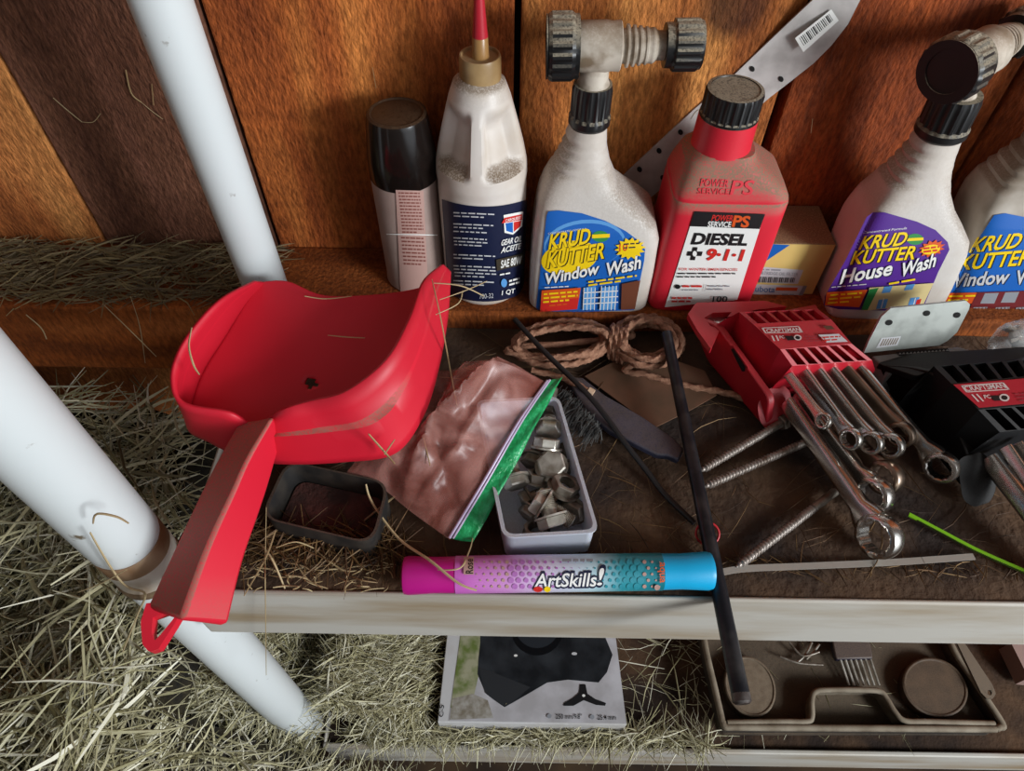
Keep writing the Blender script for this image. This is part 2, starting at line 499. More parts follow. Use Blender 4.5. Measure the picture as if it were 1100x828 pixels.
# ================================================================== HAY
HAYC = ['5e5636', 'b3ac84', 'd9d3b4', '918b62', 'e9e4cf', '6f6846', 'c6be98', '463d26']
HAY = hay_mat('dry_hay', HAYC)
HAYD = mat('hay_gap_shade', '0d0a05', .95, col2='2c2512', nscale=60, bump=1, bscale=300)  # near-black base under the stems, shade between them put into its colour
def strands(n, pos, lmin, lmax, wmin, wmax, pitch=.35, bend=.25, seed=1, az=None):
    """curved dry stems as thin three-sided blades; pos(k, rng) -> (n,3) array of middles"""
    g = np.random.default_rng(seed)
    c = pos(n, g); n = len(c)
    if az is None:
        a = np.array([5*nz.noise(Vector((p[0]*5+seed, p[1]*5, 0))) for p in c]) + g.normal(0, .75, n)
    else: a = g.normal(az[0], az[1], n)
    p = g.normal(0, pitch, n)
    d = np.stack([np.cos(a)*np.cos(p), np.sin(a)*np.cos(p), np.sin(p)], 1)
    side = np.stack([-np.sin(a), np.cos(a), np.zeros(n)], 1); up = np.cross(d, side)
    L = g.uniform(lmin, lmax, n)**1.0; W = g.uniform(wmin, wmax, n)*g.choice([.6, 1, 1, 1.5], n)
    B = g.normal(0, bend, n)*L
    B2 = g.normal(0, bend*.6, n)*L
    K = 4; V = np.zeros((n, K, 3, 3))
    for k in range(K):
        t = k/(K-1)-.5
        q = c + d*(t*L)[:, None] + side*((t*t-.08)*B)[:, None] - up*((t*t-.08)*np.abs(B2))[:, None]
        ws = W*(.35 if k in (0, K-1) else 1)
        for j, (u, v) in enumerate(((-1, -.25), (1, -.25), (0, .5))):
            V[:, k, j] = q + side*(u*ws/2)[:, None] + up*(v*ws)[:, None]
    V = V.reshape(-1, 3)
    fs = []
    for k in range(K-1):
        for j in range(3):
            m_ = (j+1) % 3; fs.append([k*3+j, k*3+m_, k*3+3+m_, k*3+3+j])
    Fq = np.array(fs)
    FF = (np.arange(n)[:, None, None]*K*3 + Fq[None]).reshape(-1, 4)
    return V, FF
def stuff_mesh(name, chunks, base, mats, label, cat):
    v = []; f = []; mi = []; o = 0
    for V, FF in chunks:
        v.append(V); f += (FF+o).tolist(); mi += [0]*len(FF); o += len(V)
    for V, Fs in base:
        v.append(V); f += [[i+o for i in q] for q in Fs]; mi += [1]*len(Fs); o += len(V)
    v = np.concatenate(v)
    lo = v.min(0); hi = v.max(0); off = np.array([(lo[0]+hi[0])/2, (lo[1]+hi[1])/2, lo[2]])
    me = bpy.data.meshes.new(name); me.from_pydata((v-off).tolist(), [], f)
    for m in mats: me.materials.append(m)
    me.polygons.foreach_set('material_index', mi); me.update()
    ob = bpy.data.objects.new(name, me); COL.objects.link(ob); ob.location = off
    return tag(ob, label, cat, kind='stuff')
def grid(x0, x1, y0, y1, nx, ny, fz):
    X = np.linspace(x0, x1, nx); Y = np.linspace(y0, y1, ny)
    V = np.array([(x, y, fz(x, y)) for y in Y for x in X])
    return V, [[j*nx+i, j*nx+i+1, (j+1)*nx+i+1, (j+1)*nx+i] for j in range(ny-1) for i in range(nx-1)]
def hmound(x, y):
    z = -.12-.40*(.44-y)
    z += .07*nz.noise(Vector((x*6, y*6, 1.3)))+.05*nz.noise(Vector((x*15, y*15, 4.1)))
    z = max(z, -.42)
    if x > -.34:
        t = min(1, (x+.34)/.16); z = z*(1-t)+(-.56)*t
    return z
hm = np.vectorize(hmound)
def pos_mound(x0, x1, y0, y1, thick):
    def f(n, g):
        x = g.uniform(x0, x1, n); y = g.uniform(y0, y1, n)
        return np.stack([x, y, hm(x, y)+g.uniform(-.5, 1, n)*thick], 1)
    return f
def zgap(x): return -.27-.23*min(1, max(0, (x+.36)/.12))
def pos_gap(n, g):
    x = g.uniform(-.36, -.243, n); y = g.uniform(.15, .43, n)
    return np.stack([x, y, np.array([zgap(q) for q in x])+g.uniform(-.6, 1, n)*.02], 1)
ch = [strands(8500, pos_mound(-.86, -.325, -.16, .42, .026), .03, .11, .0009, .0025, .30, .35, 3),
      strands(2600, pos_mound(-.86, -.33, -.16, .36, .035), .05, .16, .0014, .0032, .3, .3, 5),
      strands(700, pos_mound(-.8, -.34, -.16, .2, .045), .06, .18, .0016, .0032, .22, .25, 9),
      strands(2600, pos_gap, .03, .09, .0008, .002, .35, .35, 8),
      strands(3200, pos_mound(-.335, -.12, -.12, .155, .022), .03, .10, .0008, .0020, .35, .35, 6)]
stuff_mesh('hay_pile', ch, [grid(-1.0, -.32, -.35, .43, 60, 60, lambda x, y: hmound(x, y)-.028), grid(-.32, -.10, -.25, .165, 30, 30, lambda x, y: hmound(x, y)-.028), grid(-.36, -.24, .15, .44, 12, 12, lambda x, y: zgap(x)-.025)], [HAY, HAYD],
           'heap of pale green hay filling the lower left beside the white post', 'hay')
# hay caught on the lower shelf: a drift at its left end and a fringe along the front rim
def pos_low(n, g):
    x = g.uniform(-.215, -.105, n); y = g.uniform(.21, .43, n)
    hz = LOW+.010+.09*np.clip((-.09-x)/.12, 0, 1)
    return np.stack([x, y, hz*1.0+g.uniform(-.5, 1, n)*.014], 1)
def pos_fringe(n, g):
    x = -.2+.47*g.beta(1.0, 1.25, n); y = g.uniform(.191, .2035, n)
    return np.stack([x, y, LOW+.006+g.uniform(0, 1, n)**2*.022], 1)
def pos_low2(n, g):
    x = g.uniform(.0, .55, n); y = g.uniform(.21, .43, n)
    return np.stack([x, y, np.full(n, LOW+.006)+g.uniform(0, .01, n)], 1)
ch = [strands(4200, pos_low, .03, .08, .0008, .002, .3, .35, 13), strands(900, pos_fringe, .02, .08, .0007, .0018, .4, .45, 14),
      strands(500, pos_low2, .02, .08, .0005, .0012, .1, .3, 15)]
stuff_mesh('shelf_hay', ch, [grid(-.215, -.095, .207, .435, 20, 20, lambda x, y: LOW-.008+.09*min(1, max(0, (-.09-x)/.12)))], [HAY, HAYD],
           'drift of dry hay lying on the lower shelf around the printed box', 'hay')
HAYB = hay_mat('dusty_hay', ['4b3c28', '6d5a3c', '8a7852', '56452e', '9c8a62'])
def pos_beam(n, g):
    x = g.uniform(-.75, -.225, n); y = g.uniform(YB+.006, YW-.012, n)
    return np.stack([x, y, .020+g.uniform(0, 1, n)*.012*np.clip((y-YB)/.05, .15, 1)], 1)
ch = [strands(1700, pos_beam, .015, .06, .0007, .0017, .15, .3, 21, az=(.1, .6))]
stuff_mesh('girt_chaff', ch, [], [HAYB, HAYD], 'dusty hay chaff lying along the top of the wall beam', 'hay')
# thin litter on the upper shelf
DK = hay_mat('brown_litter', ['2d1d10', '4a321c', '6b4c2c', '3a2614', '86683f', '503a22'])
def pos_sh(n, g):
    x = g.uniform(-.20, .5, n); y = g.uniform(.212, .425, n)
    return np.stack([x, y, np.full(n, .0012)+g.uniform(0, .002, n)], 1)
def pos_front(n, g):
    x = g.uniform(-.205, -.075, n); y = g.uniform(.205, .228, n)
    return np.stack([x, y, .002+g.uniform(0, .012, n)], 1)
ch = [strands(420, pos_sh, .01, .06, .0003, .0008, .02, .35, 31), strands(330, pos_front, .015, .06, .0005, .0013, .12, .3, 32),
      strands(300, lambda n, g: np.stack([g.uniform(-.2, .5, n), g.uniform(.205, .216, n), np.full(n, .0015)], 1), .005, .03, .0004, .001, .05, .3, 33)]
stuff_mesh('shelf_litter', ch, [], [DK, HAYD], 'thin brown litter of broken stems across the upper shelf', 'litter')

# ================================================================== DUSTPAN
REDPL = mat('red_plastic', 'd21a30', .5, col2='c3152b', nscale=6, dust=.0, spec=.5, sss=.0)
REDDU = mat('red_plastic_dusty', 'd01930', .5, nz0=.3, nz1=.6, dust=.70, dcol='806a58', spec=.5)
pan_t = thing('dustpan', (-.15, .2, .0), 'red plastic dustpan tilted on the shelf, its handle over the front edge', 'dustpan')
B = [(483,292,.1),(480,340,.092),(469,400,.08),(453,448,.067),(424,486,.058),(370,495,.055),(305,497,.053),(258,488,.055),(226,474,.058),
     (203,460,.062),(206,430,.07),(218,398,.08),(240,363,.088),(264,325,.097),(283,303,.103)]
R = [(475,284,.112),(455,302,.125),(440,342,.13),(415,386,.127),(372,420,.117),(332,431,.11),(303,440,.106),(274,455,.086),(246,443,.101),
     (197,433,.106),(185,408,.113),(192,378,.12),(213,346,.125),(240,320,.125),(274,302,.112)]
Bp = catmull([at(*p) for p in B], 10); Rp = catmull([at(*p) for p in R], 10); n = len(Bp)
mb = MB()
rings = []
for t in (0, .12, .34, .56, .62, .8, 1):
    row = []
    for i in range(n):
        k = i/10; wgt = max(0, min(1, (k-2.6)/1.0))*max(0, min(1, (6.9-k)/.6))
        th = t; tz = t
        if wgt > 0:
            if t == .56: th = .56-.2*wgt
            if t == .34: th = .34-.1*wgt
            if t == .62: th = .62+.02*wgt; tz = .62-.03*wgt
        p = Bp[i].lerp(Rp[i], th); q = Bp[i].lerp(Rp[i], tz); p.z = q.z
        if 0 < t < .3: p += (Bp[i]-Rp[i]).normalized()*.0015
        row.append(p)
    rings.append(row)
mb.loft(rings, False, closed=False)
for q in range(3*(n-1), 4*(n-1)): mb.m[q] = 1
# floor, strip by strip from the mouth to the handle, with its small drilled hole
m = n//2; C_ = 48; rows = []
mouth = catmull([at(483,292,.1), at(462,306,.098), at(430,314,.097), at(385,318,.097), at(345,317,.098), at(310,303,.102), at(283,303,.103)], 8)
for i in range(m):
    a, b = Bp[i], Bp[n-1-i]
    row = []
    for k in range(C_+1):
        t = k/C_; p = a.lerp(b, t); p.z -= .004*math.sin(math.pi*t)
        p += (mouth[k]-Bp[0].lerp(Bp[n-1], t)+Vector((0, 0, .004*math.sin(math.pi*t))))*max(0, 1-i/36)**2
        row.append(p)
    rows.append(row)
vs = [p for r in rows for p in r]; fs = []
hp = (335, 412)
def px(p):
    d = p-CAM; z = d.dot(FW); return 550+F*d.dot(RT)/z, 414-F*d.dot(UP)/z
for j in range(m-1):
    for k in range(C_):
        q = (j*(C_+1)+k, j*(C_+1)+k+1, (j+1)*(C_+1)+k+1, (j+1)*(C_+1)+k)
        c = sum((vs[i] for i in q), Vector())/4; X = px(c)
        if ((X[0]-hp[0])/6.5)**2+((X[1]-hp[1])/5.0)**2 < 1: continue
        fs.append(q)
b0 = (m-1)*(C_+1)
vs.append(Bp[m]); fs += [(b0+k, b0+k+1, len(vs)-1) for k in range(C_)]
mb.add(vs, fs)
bm_pan = mb.build('pan', [REDPL, REDDU], pan_t, smooth=50, solid=.0026)
# handle: a ridge with a dusty upper slope and a clean right flank
Lh = [(256,452,.086),(232,495,.075),(211,537,.062),(180,603,.042),(157,652,.024)]
Gh = [(295,446,.103),(268,490,.095),(251,527,.085),(222,590,.064),(194,667,.040)]
Kh = [(304,466,.068),(291,515,.056),(280,550,.046),(262,604,.031),(246,671,.012)]
L_ = catmull([at(*p) for p in Lh], 6); G_ = catmull([at(*p) for p in Gh], 6); K_ = catmull([at(*p) for p in Kh], 6)
rings = []
for a, b, c in zip(L_, G_, K_):
    lo = a + Vector((.006, 0, -.016)); rings.append([a, a.lerp(b, .5)+Vector((0, 0, -.001)), b, b.lerp(c, .5), c, c+Vector((-.006, 0, -.002)), lo])
mb = MB(); mb.loft(rings)
hd = mb.build('handle', REDDU, pan_t, smooth=25, bevel=.0035)
fz = lambda y: .026-(y-650)*.0004
mb = MB()
mb.ringprism([at(x, y, fz(y)) for x, y in ((157,648),(151,668),(153,692),(160,700),(170,697),(186,672),(196,655),(180,645))],
             [at(x, y, fz(y)) for x, y in ((164,663),(163,680),(166,688),(172,682),(189,661),(178,658))], (0, .001, -.008))
mb.build('hang_loop', REDPL, hd, smooth=40, bevel=.002)

# ================================================================== BOTTLES ON THE BEAM
BZ = .018
def sec_at(secs, z):
    z = max(secs[0][2], min(secs[-1][2], z))
    for a, b in zip(secs, secs[1:]):
        if z <= b[2]:
            t = (z-a[2])/max(1e-9, b[2]-a[2]); return [a[i]+(b[i]-a[i])*t for i in range(4)]
    return list(secs[-1])
def sgp(v, e): return math.copysign(abs(v)**e, v)
def loft_bottle(mb, secs, Yc, nexp=7.0, top_round=2.2, N=128, sub=3, mi=0):
    # smooth sections along the height
    pts = []
    for i in range(len(secs)-1):
        for k in range(sub):
            t = k/sub; pts.append([secs[i][j]+(secs[i+1][j]-secs[i][j])*t for j in range(4)])
    pts.append(list(secs[-1])); H = pts[-1][2]; rings = []
    for xl, xr, z, d in pts:
        c = (xl+xr)/2; a = (xr-xl)/2
        f = min(1, max(0, (a*2-.04)/.05)); e = top_round+(nexp-top_round)*f
        rings.append([Vector((c+a*sgp(math.cos(th), 2/e), Yc+d/2*sgp(math.sin(th), 2/e), z)) for th in [2*math.pi*j/N for j in range(N)]])
    mb.loft(rings, True, mi)
def s_bottle(secs, Yc, nexp=7.0):
    def f(x, y, lift):
        Y = Yc-.03
        for _ in range(16):
            p = aty(x, y, Y); xl, xr, z, d = sec_at(secs, p.z)
            u = max(-.97, min(.97, (p.x-(xl+xr)/2)/((xr-xl)/2)))
            Y = .35*Y+.65*(Yc-d/2*(1-abs(u)**nexp)**(1/nexp)-lift)
        return aty(x, y, Y)
    return f
WPL = mat('white_bottle_plastic', 'd0cac3', .4, col2='bfb2a4', nscale=14, lo=.45, hi=.7, dust=.6, nz0=.12, nz1=.6, dcol='7d6a54', bump=.1, bscale=300)
BPL = mat('black_ribbed_plastic', '131314', .38, dust=.9, nz0=.3, nz1=.8, dcol='a39883')
GRIME = mat('grimy_white', 'c2b7a8', .6, col2='7d6b56', nscale=60, lo=.42, hi=.66, dust=.6)

def sprayer(t, cx, Y, z0, r, axis, sc=1.0, zlean=0.0, mirror=1):
    """hose-end head: ribbed collar, short stem, cross tube with a hose coupling and a ribbed nozzle"""
    up = Vector((zlean, 0, 1)).normalized(); o = Vector((cx, Y, z0)); ax = Vector(axis).normalized()
    mb = MB(); mb.lathe([(r*.97, 0), (r*1.06, .002), (r*1.06, .007), (r*1.0, .009), (r*1.0, .027), (r*.93, .032), (r*.7, .032)], o, up, 64, rib=(3, 4, .07))
    mb.build('collar', BPL, t, smooth=25)
    mb = MB(); s0 = o+up*.031; c = o+up*(.058*sc)
    mb.lathe([(.0125, 0), (.0105, .004), (.0100, .028)], s0, up, 32)
    A = lambda h: c+ax*h
    mb.lathe([(.0155, -.014), (.0165, -.010), (.0165, .006), (.0158, .010), (.0162, .0155), (.0155, .016), (.012, .0165)], c, ax, 40)
    prof = [(.0118, .016)]
    for k in range(5):
        h = .018+k*.0042; prof += [(.0112, h), (.0112, h+.0016), (.0138-.0006*k, h+.002), (.0138-.0006*k, h+.0034), (.0112, h+.0038)]
    prof += [(.0095, .041), (.0095, .049)]
    mb.lathe(prof, c, ax, 36)
    sh = mb.build('spray_head', GRIME, t, smooth=30)
    mb = MB(); mb.lathe([(.0145, -.034), (.0205, -.0335), (.0222, -.031), (.0222, -.018), (.0205, -.0155), (.0205, -.0125), (.012, -.012)], c, ax, 72, rib=(2, 3, .05))
    mb.ringprism([A(-.034)+p for p in ring_pts(ax, .0205)], [A(-.034)+p for p in ring_pts(ax, .014)], ax*-.001)
    mb.build('hose_coupling', BPL, t, smooth=25)
    mb = MB(); mb.lathe([(.010, .046), (.0142, .0462), (.0145, .051), (.0148, .0515), (.0168, .0525), (.0168, .068), (.0155, .070), (.0155, .071), (.008, .0712)], c, ax, 64, rib=(4, 5, .07))
    mb.build('nozzle_knob', BPL, t, smooth=25)
def ring_pts(ax, r, n=40):
    a = ax.orthogonal().normalized(); b = ax.cross(a)
    return [a*(r*math.cos(2*math.pi*k/n))+b*(r*math.sin(2*math.pi*k/n)) for k in range(n)]

def grips(secs, z0, z1, k, amp=.0022, side=0):
    out = []
    zs = [z0+(z1-z0)*i/(2*k) for i in range(2*k+1)]
    lo = [s for s in secs if s[2] < z0-1e-4]; hi = [s for s in secs if s[2] > z1+1e-4]
    for i, z in enumerate(zs):
        q = sec_at(secs, z); q[side] += amp*(1 if i % 2 else -.3)*(1 if side == 0 else -1); q[2] = z; out.append(q)
    return lo+out+hi

# --- white bottle with blue window-wash label
WW = [(.0165,.1215,.018,.060),(.0145,.123,.022,.064),(.0145,.123,.06,.065),(.016,.1215,.096,.064),(.0175,.117,.109,.060),(.0185,.106,.119,.055),
      (.020,.093,.129,.050),(.0225,.082,.139,.045),(.030,.0745,.156,.038),(.036,.070,.172,.033),(.0405,.0685,.187,.0285)]
t = thing('spray_bottle', (.068, .478, BZ), 'white hose-end bottle with blue label, standing between the navy-label bottle and the red bottle', 'bottle', )
mb = MB(); loft_bottle(mb, grips(WW, .150, .180, 4), .478)
mb.build('bottle_body', WPL, t, smooth=40)
D = Decal(s_bottle(WW, .478))
lab = [(589,227),(600,226),(625,229),(650,237),(672,248),(688,260),(693,268),(692,280),(681,333),(578,337),(576,330),(587,232)]
D.poly(lab, BLUE)
D.ell(628, 262, 44, 26, LBLUE, -.1); D.ell(628, 264, 42, 24, BLUE, -.1)
D.ell(612, 277, 31, 18, YEL, -.2)
D.text('CONCENTRATED FORMULA', (589,252), (630,246.5), (588.7,250), WHITE)
D.ell(645, 254, 9, 6, GREEN); D.quad((636,252),(655,251),(655,255),(636,256), YEL)
D.text('KRUD', (589,268), (633,261), (592,251), YEL, .035, BLACK, (1.2, .8))
D.text('KUTTER', (587,288), (649,277), (590,270), YEL, .035, BLACK, (1.2, .8))
D.text('Window', (584,306), (643,294), (585.5,293), WHITE, .035, NAVY, (1, .8))
D.text('Wash', (650,297), (688,288), (651.5,282), WHITE, .035, NAVY, (1, .8))
D.ell(677, 267, 17, 12, YEL, -.1, 28, star=.72)
D.text('10', (665,270), (674,269), (665.3,262), ORG, .03); D.lines((670,263),(687,262), NAVY, 2, (0,4), 1.4, 2)
D.lines((632,304),(684,297), YEL, 2, (0,3.5), 1.8, 4); D.lines((585,309.5),(622,307.5), WHITE, 1, (0,3), 1, 6)
for (a, b) in ((628,640),(646,663)):
    D.quad((a,309),(b,307),(b-2,332),(a-1,333), LBLUE, up=False)
D.lift += D.step
for i in range(4): D.quad((627+i*4,309),(627.8+i*4,309),(626.8+i*4,333),(626+i*4,333), WHITE, up=False)
for i in range(5): D.quad((646+i*4,307),(646.8+i*4,307),(645+i*4,333),(644+i*4,333), WHITE, up=False)
for j in range(3): D.quad((627,314+j*6),(664,312+j*6),(664,313+j*6),(627,315+j*6), WHITE, up=False)
D.lift += D.step
D.quad((668,305),(688,301),(682,332),(667,333), mat('print_brown', '6a3a26', .5))
D.quad((582,312),(624,309),(620,332),(580,335), ORG); D.quad((581.5,323),(622,320),(620,332),(580,335), REDP)
D.lines((584,317),(621,314), YEL, 3, (-.3,4.2), 1.8, 4); D.lines((590,329),(618,326.5), ORG, 1, (0,4), 1.5, 4)
D.build('label', t)
sprayer(t, .0548, .478, .187, .0148, (1, 0, .03))

# --- clear bottle with purple label
HW = [(.289,.389,.018,.060),(.2875,.391,.022,.064),(.2855,.387,.054,.064),(.2835,.381,.090,.063),(.283,.377,.102,.060),(.2835,.366,.115,.055),(.285,.354,.128,.050),
      (.290,.345,.142,.044),(.2945,.340,.156,.038),(.298,.3365,.172,.033),(.301,.3345,.186,.029)]
t = thing('spray_bottle', (.338, .474, BZ), 'dusty hose-end bottle with purple label, black coupling facing the viewer', 'bottle')
mb = MB(); loft_bottle(mb, grips(HW, .148, .180, 4), .474)
mb.build('bottle_body', WPL, t, smooth=40)
D = Decal(s_bottle(HW, .474))
D.poly([(938,228),(950,228),(985,238),(1005,247),(1018,260),(1020,268),(1008,292),(992,330),(960,334),(900,332),(885,328),(886,318),(908,280),(931,233)], PURP)
D.text('Concentrated Formula', (927,251), (974,246), (928,248.5), WHITE)
D.ell(983, 257, 9, 6, GREEN); D.quad((974,256),(992,255),(992,258),(974,259), YEL)
D.text('KRUD', (922,268), (971,263), (929,253), YEL, .03, BLACK, (1.2, .8))
D.text('KUTTER', (913,284), (982,278), (919,269), YEL, .03, BLACK, (1.2, .8))
D.ell(1001, 267, 15, 9, ORG, -.3, 24, star=.7); D.ell(1000, 268, 10, 5, YEL, -.2)
D.lines((992,268),(1009,266), REDP, 2, (0,3.5), 2, 2)
D.text('House', (902,305), (957,295), (907,289), WHITE, .035, NAVY, (1, .8))
D.text('Wash', (966,298), (1004,286), (970,282), WHITE, .035, NAVY, (1, .8))
D.lines((955,306),(995,299), YEL, 1, (0,3), 2, 3); D.lines((893,309),(940,305), LGREY, 1, (0,3), 1, 6)
D.quad((934,309),(1003,304),(992,327),(928,334), CREAM)
D.poly([(934,311),(944,309),(932,333),(925,333)], GREEN)
for (x, y, w_, h_) in ((950,308,9,7),(974,306,9,6),(944,322,10,10),(978,320,10,9)):
    D.quad((x,y),(x+w_,y-1),(x+w_-3,y+h_-1),(x-3,y+h_), LBLUE, up=False)
D.lift += D.step
for x in (949, 983): D.quad((x,320),(x+1,320),(x-2,331),(x-3,331), WHITE, up=False)
D.quad((985,322),(990,321),(988,327),(983,328), REDP)
D.poly([(888,314),(932,311),(923,330),(886,328)], ORG); D.lines((892,318),(926,315.5), YEL, 3, (-1.5,4.2), 1.8, 3)
D.build('label', t)
sprayer(t, .3178, .474, .186, .0175, (.80, .60, .03), zlean=-.06)

# --- second blue-label bottle cut by the frame
W2 = [(.407,.512,.018,.060),(.405,.5135,.022,.064),(.399,.510,.055,.065),(.391,.5045,.09,.064),(.3875,.499,.108,.06),(.386,.486,.12,.055),(.3875,.474,.132,.05),
      (.3915,.466,.145,.044),(.397,.461,.158,.038),(.402,.457,.172,.033),(.406,.453,.187,.0285)]
t = thing('spray_bottle', (.45, .492, BZ), 'dusty white bottle with a blue label cut off by the right edge of the photo', 'bottle')
mb = MB(); loft_bottle(mb, grips(W2, .135, .170, 4), .492)
mb.build('bottle_body', mat('dusty_bottle_plastic', 'b9b0a4', .5, col2='857766', nscale=22, lo=.4, hi=.68, dust=.8, dcol='7d6a54'), t, smooth=40)
D = Decal(s_bottle(W2, .492))
D.poly([(1068,231),(1080,229),(1100,233),(1125,242),(1140,255),(1125,300),(1110,345),(1000,342),(990,334),(1005,318),(1050,258)], BLUE)
D.text('KRUD', (1041,271), (1093,266), (1050,254), YEL, .03, BLACK, (1.2, .8))
D.text('KUTTER', (1029,290), (1105,284), (1036,273), YEL, .03, BLACK, (1.2, .8))
D.text('Window', (1013,309), (1082,304), (1018,294), LGREY, .035, NAVY, (1, .8))
D.text('Wash', (1090,306), (1130,300), (1093,290), LGREY, .035, NAVY, (1, .8))
D.poly([(1004,315),(1055,314),(1045,326),(1000,328)], ORG); D.lines((1006,319.5),(1048,318.5), YEL, 2, (-1.5,4.2), 1.8, 3)
D.quad((1050,314),(1120,312),(1108,342),(1036,342), mat('print_maroon', '6d1d22', .5))
for (x, y) in ((1058,315),(1080,314),(1046,330),(1070,330),(1092,330)): D.quad((x,y),(x+15,y-.5),(x+10,y+11),(x-5,y+11), GREY, up=False)
D.build('label', t)
sprayer(t, .4295, .492, .187, .0150, (.85, -.52, .03))

# --- red fuel treatment bottle
REDB = mat('red_bottle_plastic', 'd32536', .42, dust=1.0, nz0=.10, nz1=.36, dcol='86705a')
DB = [(a-.003, b-.0065, z, d) for a, b, z, d in [(.1285,.2225,.018,.062),(.1265,.2245,.022,.066),(.1265,.2255,.09,.066),(.1285,.2245,.135,.066),(.129,.2243,.1365,.0640),(.1285,.2235,.139,.0637),(.130,.219,.1465,.061),
      (.1325,.205,.157,.054),(.1345,.193,.1655,.047),(.140,.191,.1705,.044)]]
t = thing('fuel_additive_bottle', (.176, .482, BZ), 'red bottle with black ribbed cap and white label, dust on its shoulder', 'bottle')
mb = MB(); loft_bottle(mb, DB, .482)
mb.lathe([(.0232, .1695), (.0228, .173), (.0222, .194)], (.1592, .482, 0), seg=44)
mb.build('bottle_body', REDB, t, smooth=40)
mb = MB(); mb.lathe([(.0205, .189), (.0218, .1895), (.0218, .196), (.0214, .197), (.0214, .212), (.0205, .2145), (.018, .2148), (.0178, .2142), (.004, .2142)], (.1592, .482, 0), seg=96, rib=(3, 4, .045))
mb.build('cap', BPL, t, smooth=25)
sb = s_bottle(DB, .482)
D = Decal(sb, base=.0005)
EMB = mat('red_embossing', 'd6303c', .35)
D.text('POWER', (752,200), (782,201), (754,191.5), EMB, .02); D.text('SERVICE', (749,208), (783,209), (750,201.5), EMB, .02)
D.text('PS', (784,209), (808,209), (788,193), EMB, .02)
D.build('embossing', t)
D = Decal(sb)
D.quad((746,228),(821,231),(792,322),(714,330), WHITE, 6, 6)
D.quad((746,227),(822,230),(816,246),(741,243), BLACK, 6, 2)
D.text('POWER', (764,237), (787,237.5), (766,230.5), REDP, .03); D.text('SERVICE', (760,243.5), (785,244), (761,237.5), WHITE, .03)
D.text('PS', (786,243), (804,244), (789,231), ORG, .05)
D.text('DIESEL', (742,262), (802,263.5), (746,250), BLACK, .06)
D.quad((739,270),(755,270.3),(753.5,275),(737.7,274.7), BLACK, up=False); D.quad((744.5,265.5),(749.5,265.6),(746.5,279.5),(741.5,279.4), BLACK)
D.ell(746.3, 272.5, 2.3, 3, WHITE)
D.text('9·1·1', (757,279), (797,280), (761,267), REDP, .06)
D.text('FOR WINTER EMERGENCIES', (729,290.5), (792,291), (729.6,287.7), REDP, .01)
D.lines((728,294.5),(790,294.5), BLACK, 2, (-1,3.5), 1.3, 7)
D.ell(728, 308, 3, 2.4, BLACK); D.lines((733,308.5),(754,308.5), REDP, 1, (0,3), 2, 2); D.lines((732,312),(756,312), GREY, 1, (0,3), 1, 5)
D.quad((758,305),(758.5,305),(757,313),(756.5,313), GREY); D.lines((761,308),(785,308), GREY, 2, (-.6,3.4), 1.2, 3)
D.lines((722,321),(745,321), REDP, 2, (-.6,3.6), 1.8, 3); D.text('100', (765,324), (781,324), (766,318), BLACK, .03)
D.build('label', t)

# --- gear oil bottle with pointed red tip
gx_, gy_ = -.0275, .488
t = thing('gear_oil_bottle', (gx_, gy_, BZ), 'white bottle with navy label and pointed red spout tip', 'bottle')
prof = [(.034,.018),(.0365,.021),(.0368,.03),(.0368,.125),(.0366,.133),(.0372,.140),(.0366,.150),(.034,.163),(.0305,.177),(.027,.190),(.0235,.203),(.0195,.214),(.0142,.2185)]
prof2 = []
for a, b in zip(prof, prof[1:]):
    for k in range(4): prof2.append((a[0]+(b[0]-a[0])*k/4, a[1]+(b[1]-a[1])*k/4))
prof2.append(prof[-1])
mb = MB(); rings = []
SG = 96
for r, z in prof2:
    ring = []
    for j in range(SG):
        a = 2*math.pi*j/SG; da = (a-1.5*math.pi)+.06     # from the front, where the grip ridge runs
        dep = 0
        if .150 < z < .203:
            ss = lambda e0, e1, v: (lambda u: u*u*(3-2*u))(max(0, min(1, (v-e0)/(e1-e0))))
            vert = ss(.150, .158, z)*(1-ss(.185, .203, z))
            ad = abs(da)
            dep = .011*vert*ss(.13, .30, ad)*(1-ss(1.15, 1.5, ad))
        rr = r-dep
        ring.append(Vector((gx_+rr*math.cos(a), gy_+rr*math.sin(a), z)))
    rings.append(ring)
mb.loft(rings)
mb.build('bottle_body', mat('oil_bottle_plastic', 'd8d0c8', .38, col2='c0b09e', nscale=16, lo=.45, hi=.7, dust=.95, dcol='6e573c'), t, smooth=50)
mb = MB(); mb.lathe([(.0130,.214),(.0152,.2145),(.0152,.231),(.0145,.2335),(.0135,.2335),(.0128,.2315),(.0062,.2315)], (gx_+.001, gy_, 0), seg=48)
mb.build('spout_collar', mat('amber_plastic', 'a98c62', .35, col2='8a6c44', nscale=40, dust=.4), t, smooth=35)
mb = MB(); mb.lathe([(.0062,.230),(.0055,.246),(.0048,.247)], (gx_+.0015, gy_, 0), seg=28); mb.build('spout', mat('amber_spout', 'a07848', .3), t, smooth=35)
mb = MB(); mb.lathe([(.0052,.2455),(.0056,.246),(.0050,.252),(.0022,.289),(.0012,.290)], (gx_+.0015, gy_, 0), seg=28)
mb.build('spout_tip', mat('red_tip', 'b3202f', .4), t, smooth=35)
D = Decal(s_cyl(gx_, gy_, .0368))
def bow(x): return 8*(1-((x-521)/46)**2)
top = [(474.5+i*91.5/24, 214+bow(474.5+i*91.5/24)) for i in range(25)]
bot = [(481.5+i*81/24, 315+9*(1-((481.5+i*81/24-521)/41)**2)) for i in range(25)]
for i in range(24): D.poly([top[i], top[i+1], bot[i+1], bot[i]], NAVY, up=False)
D.lift += .0002
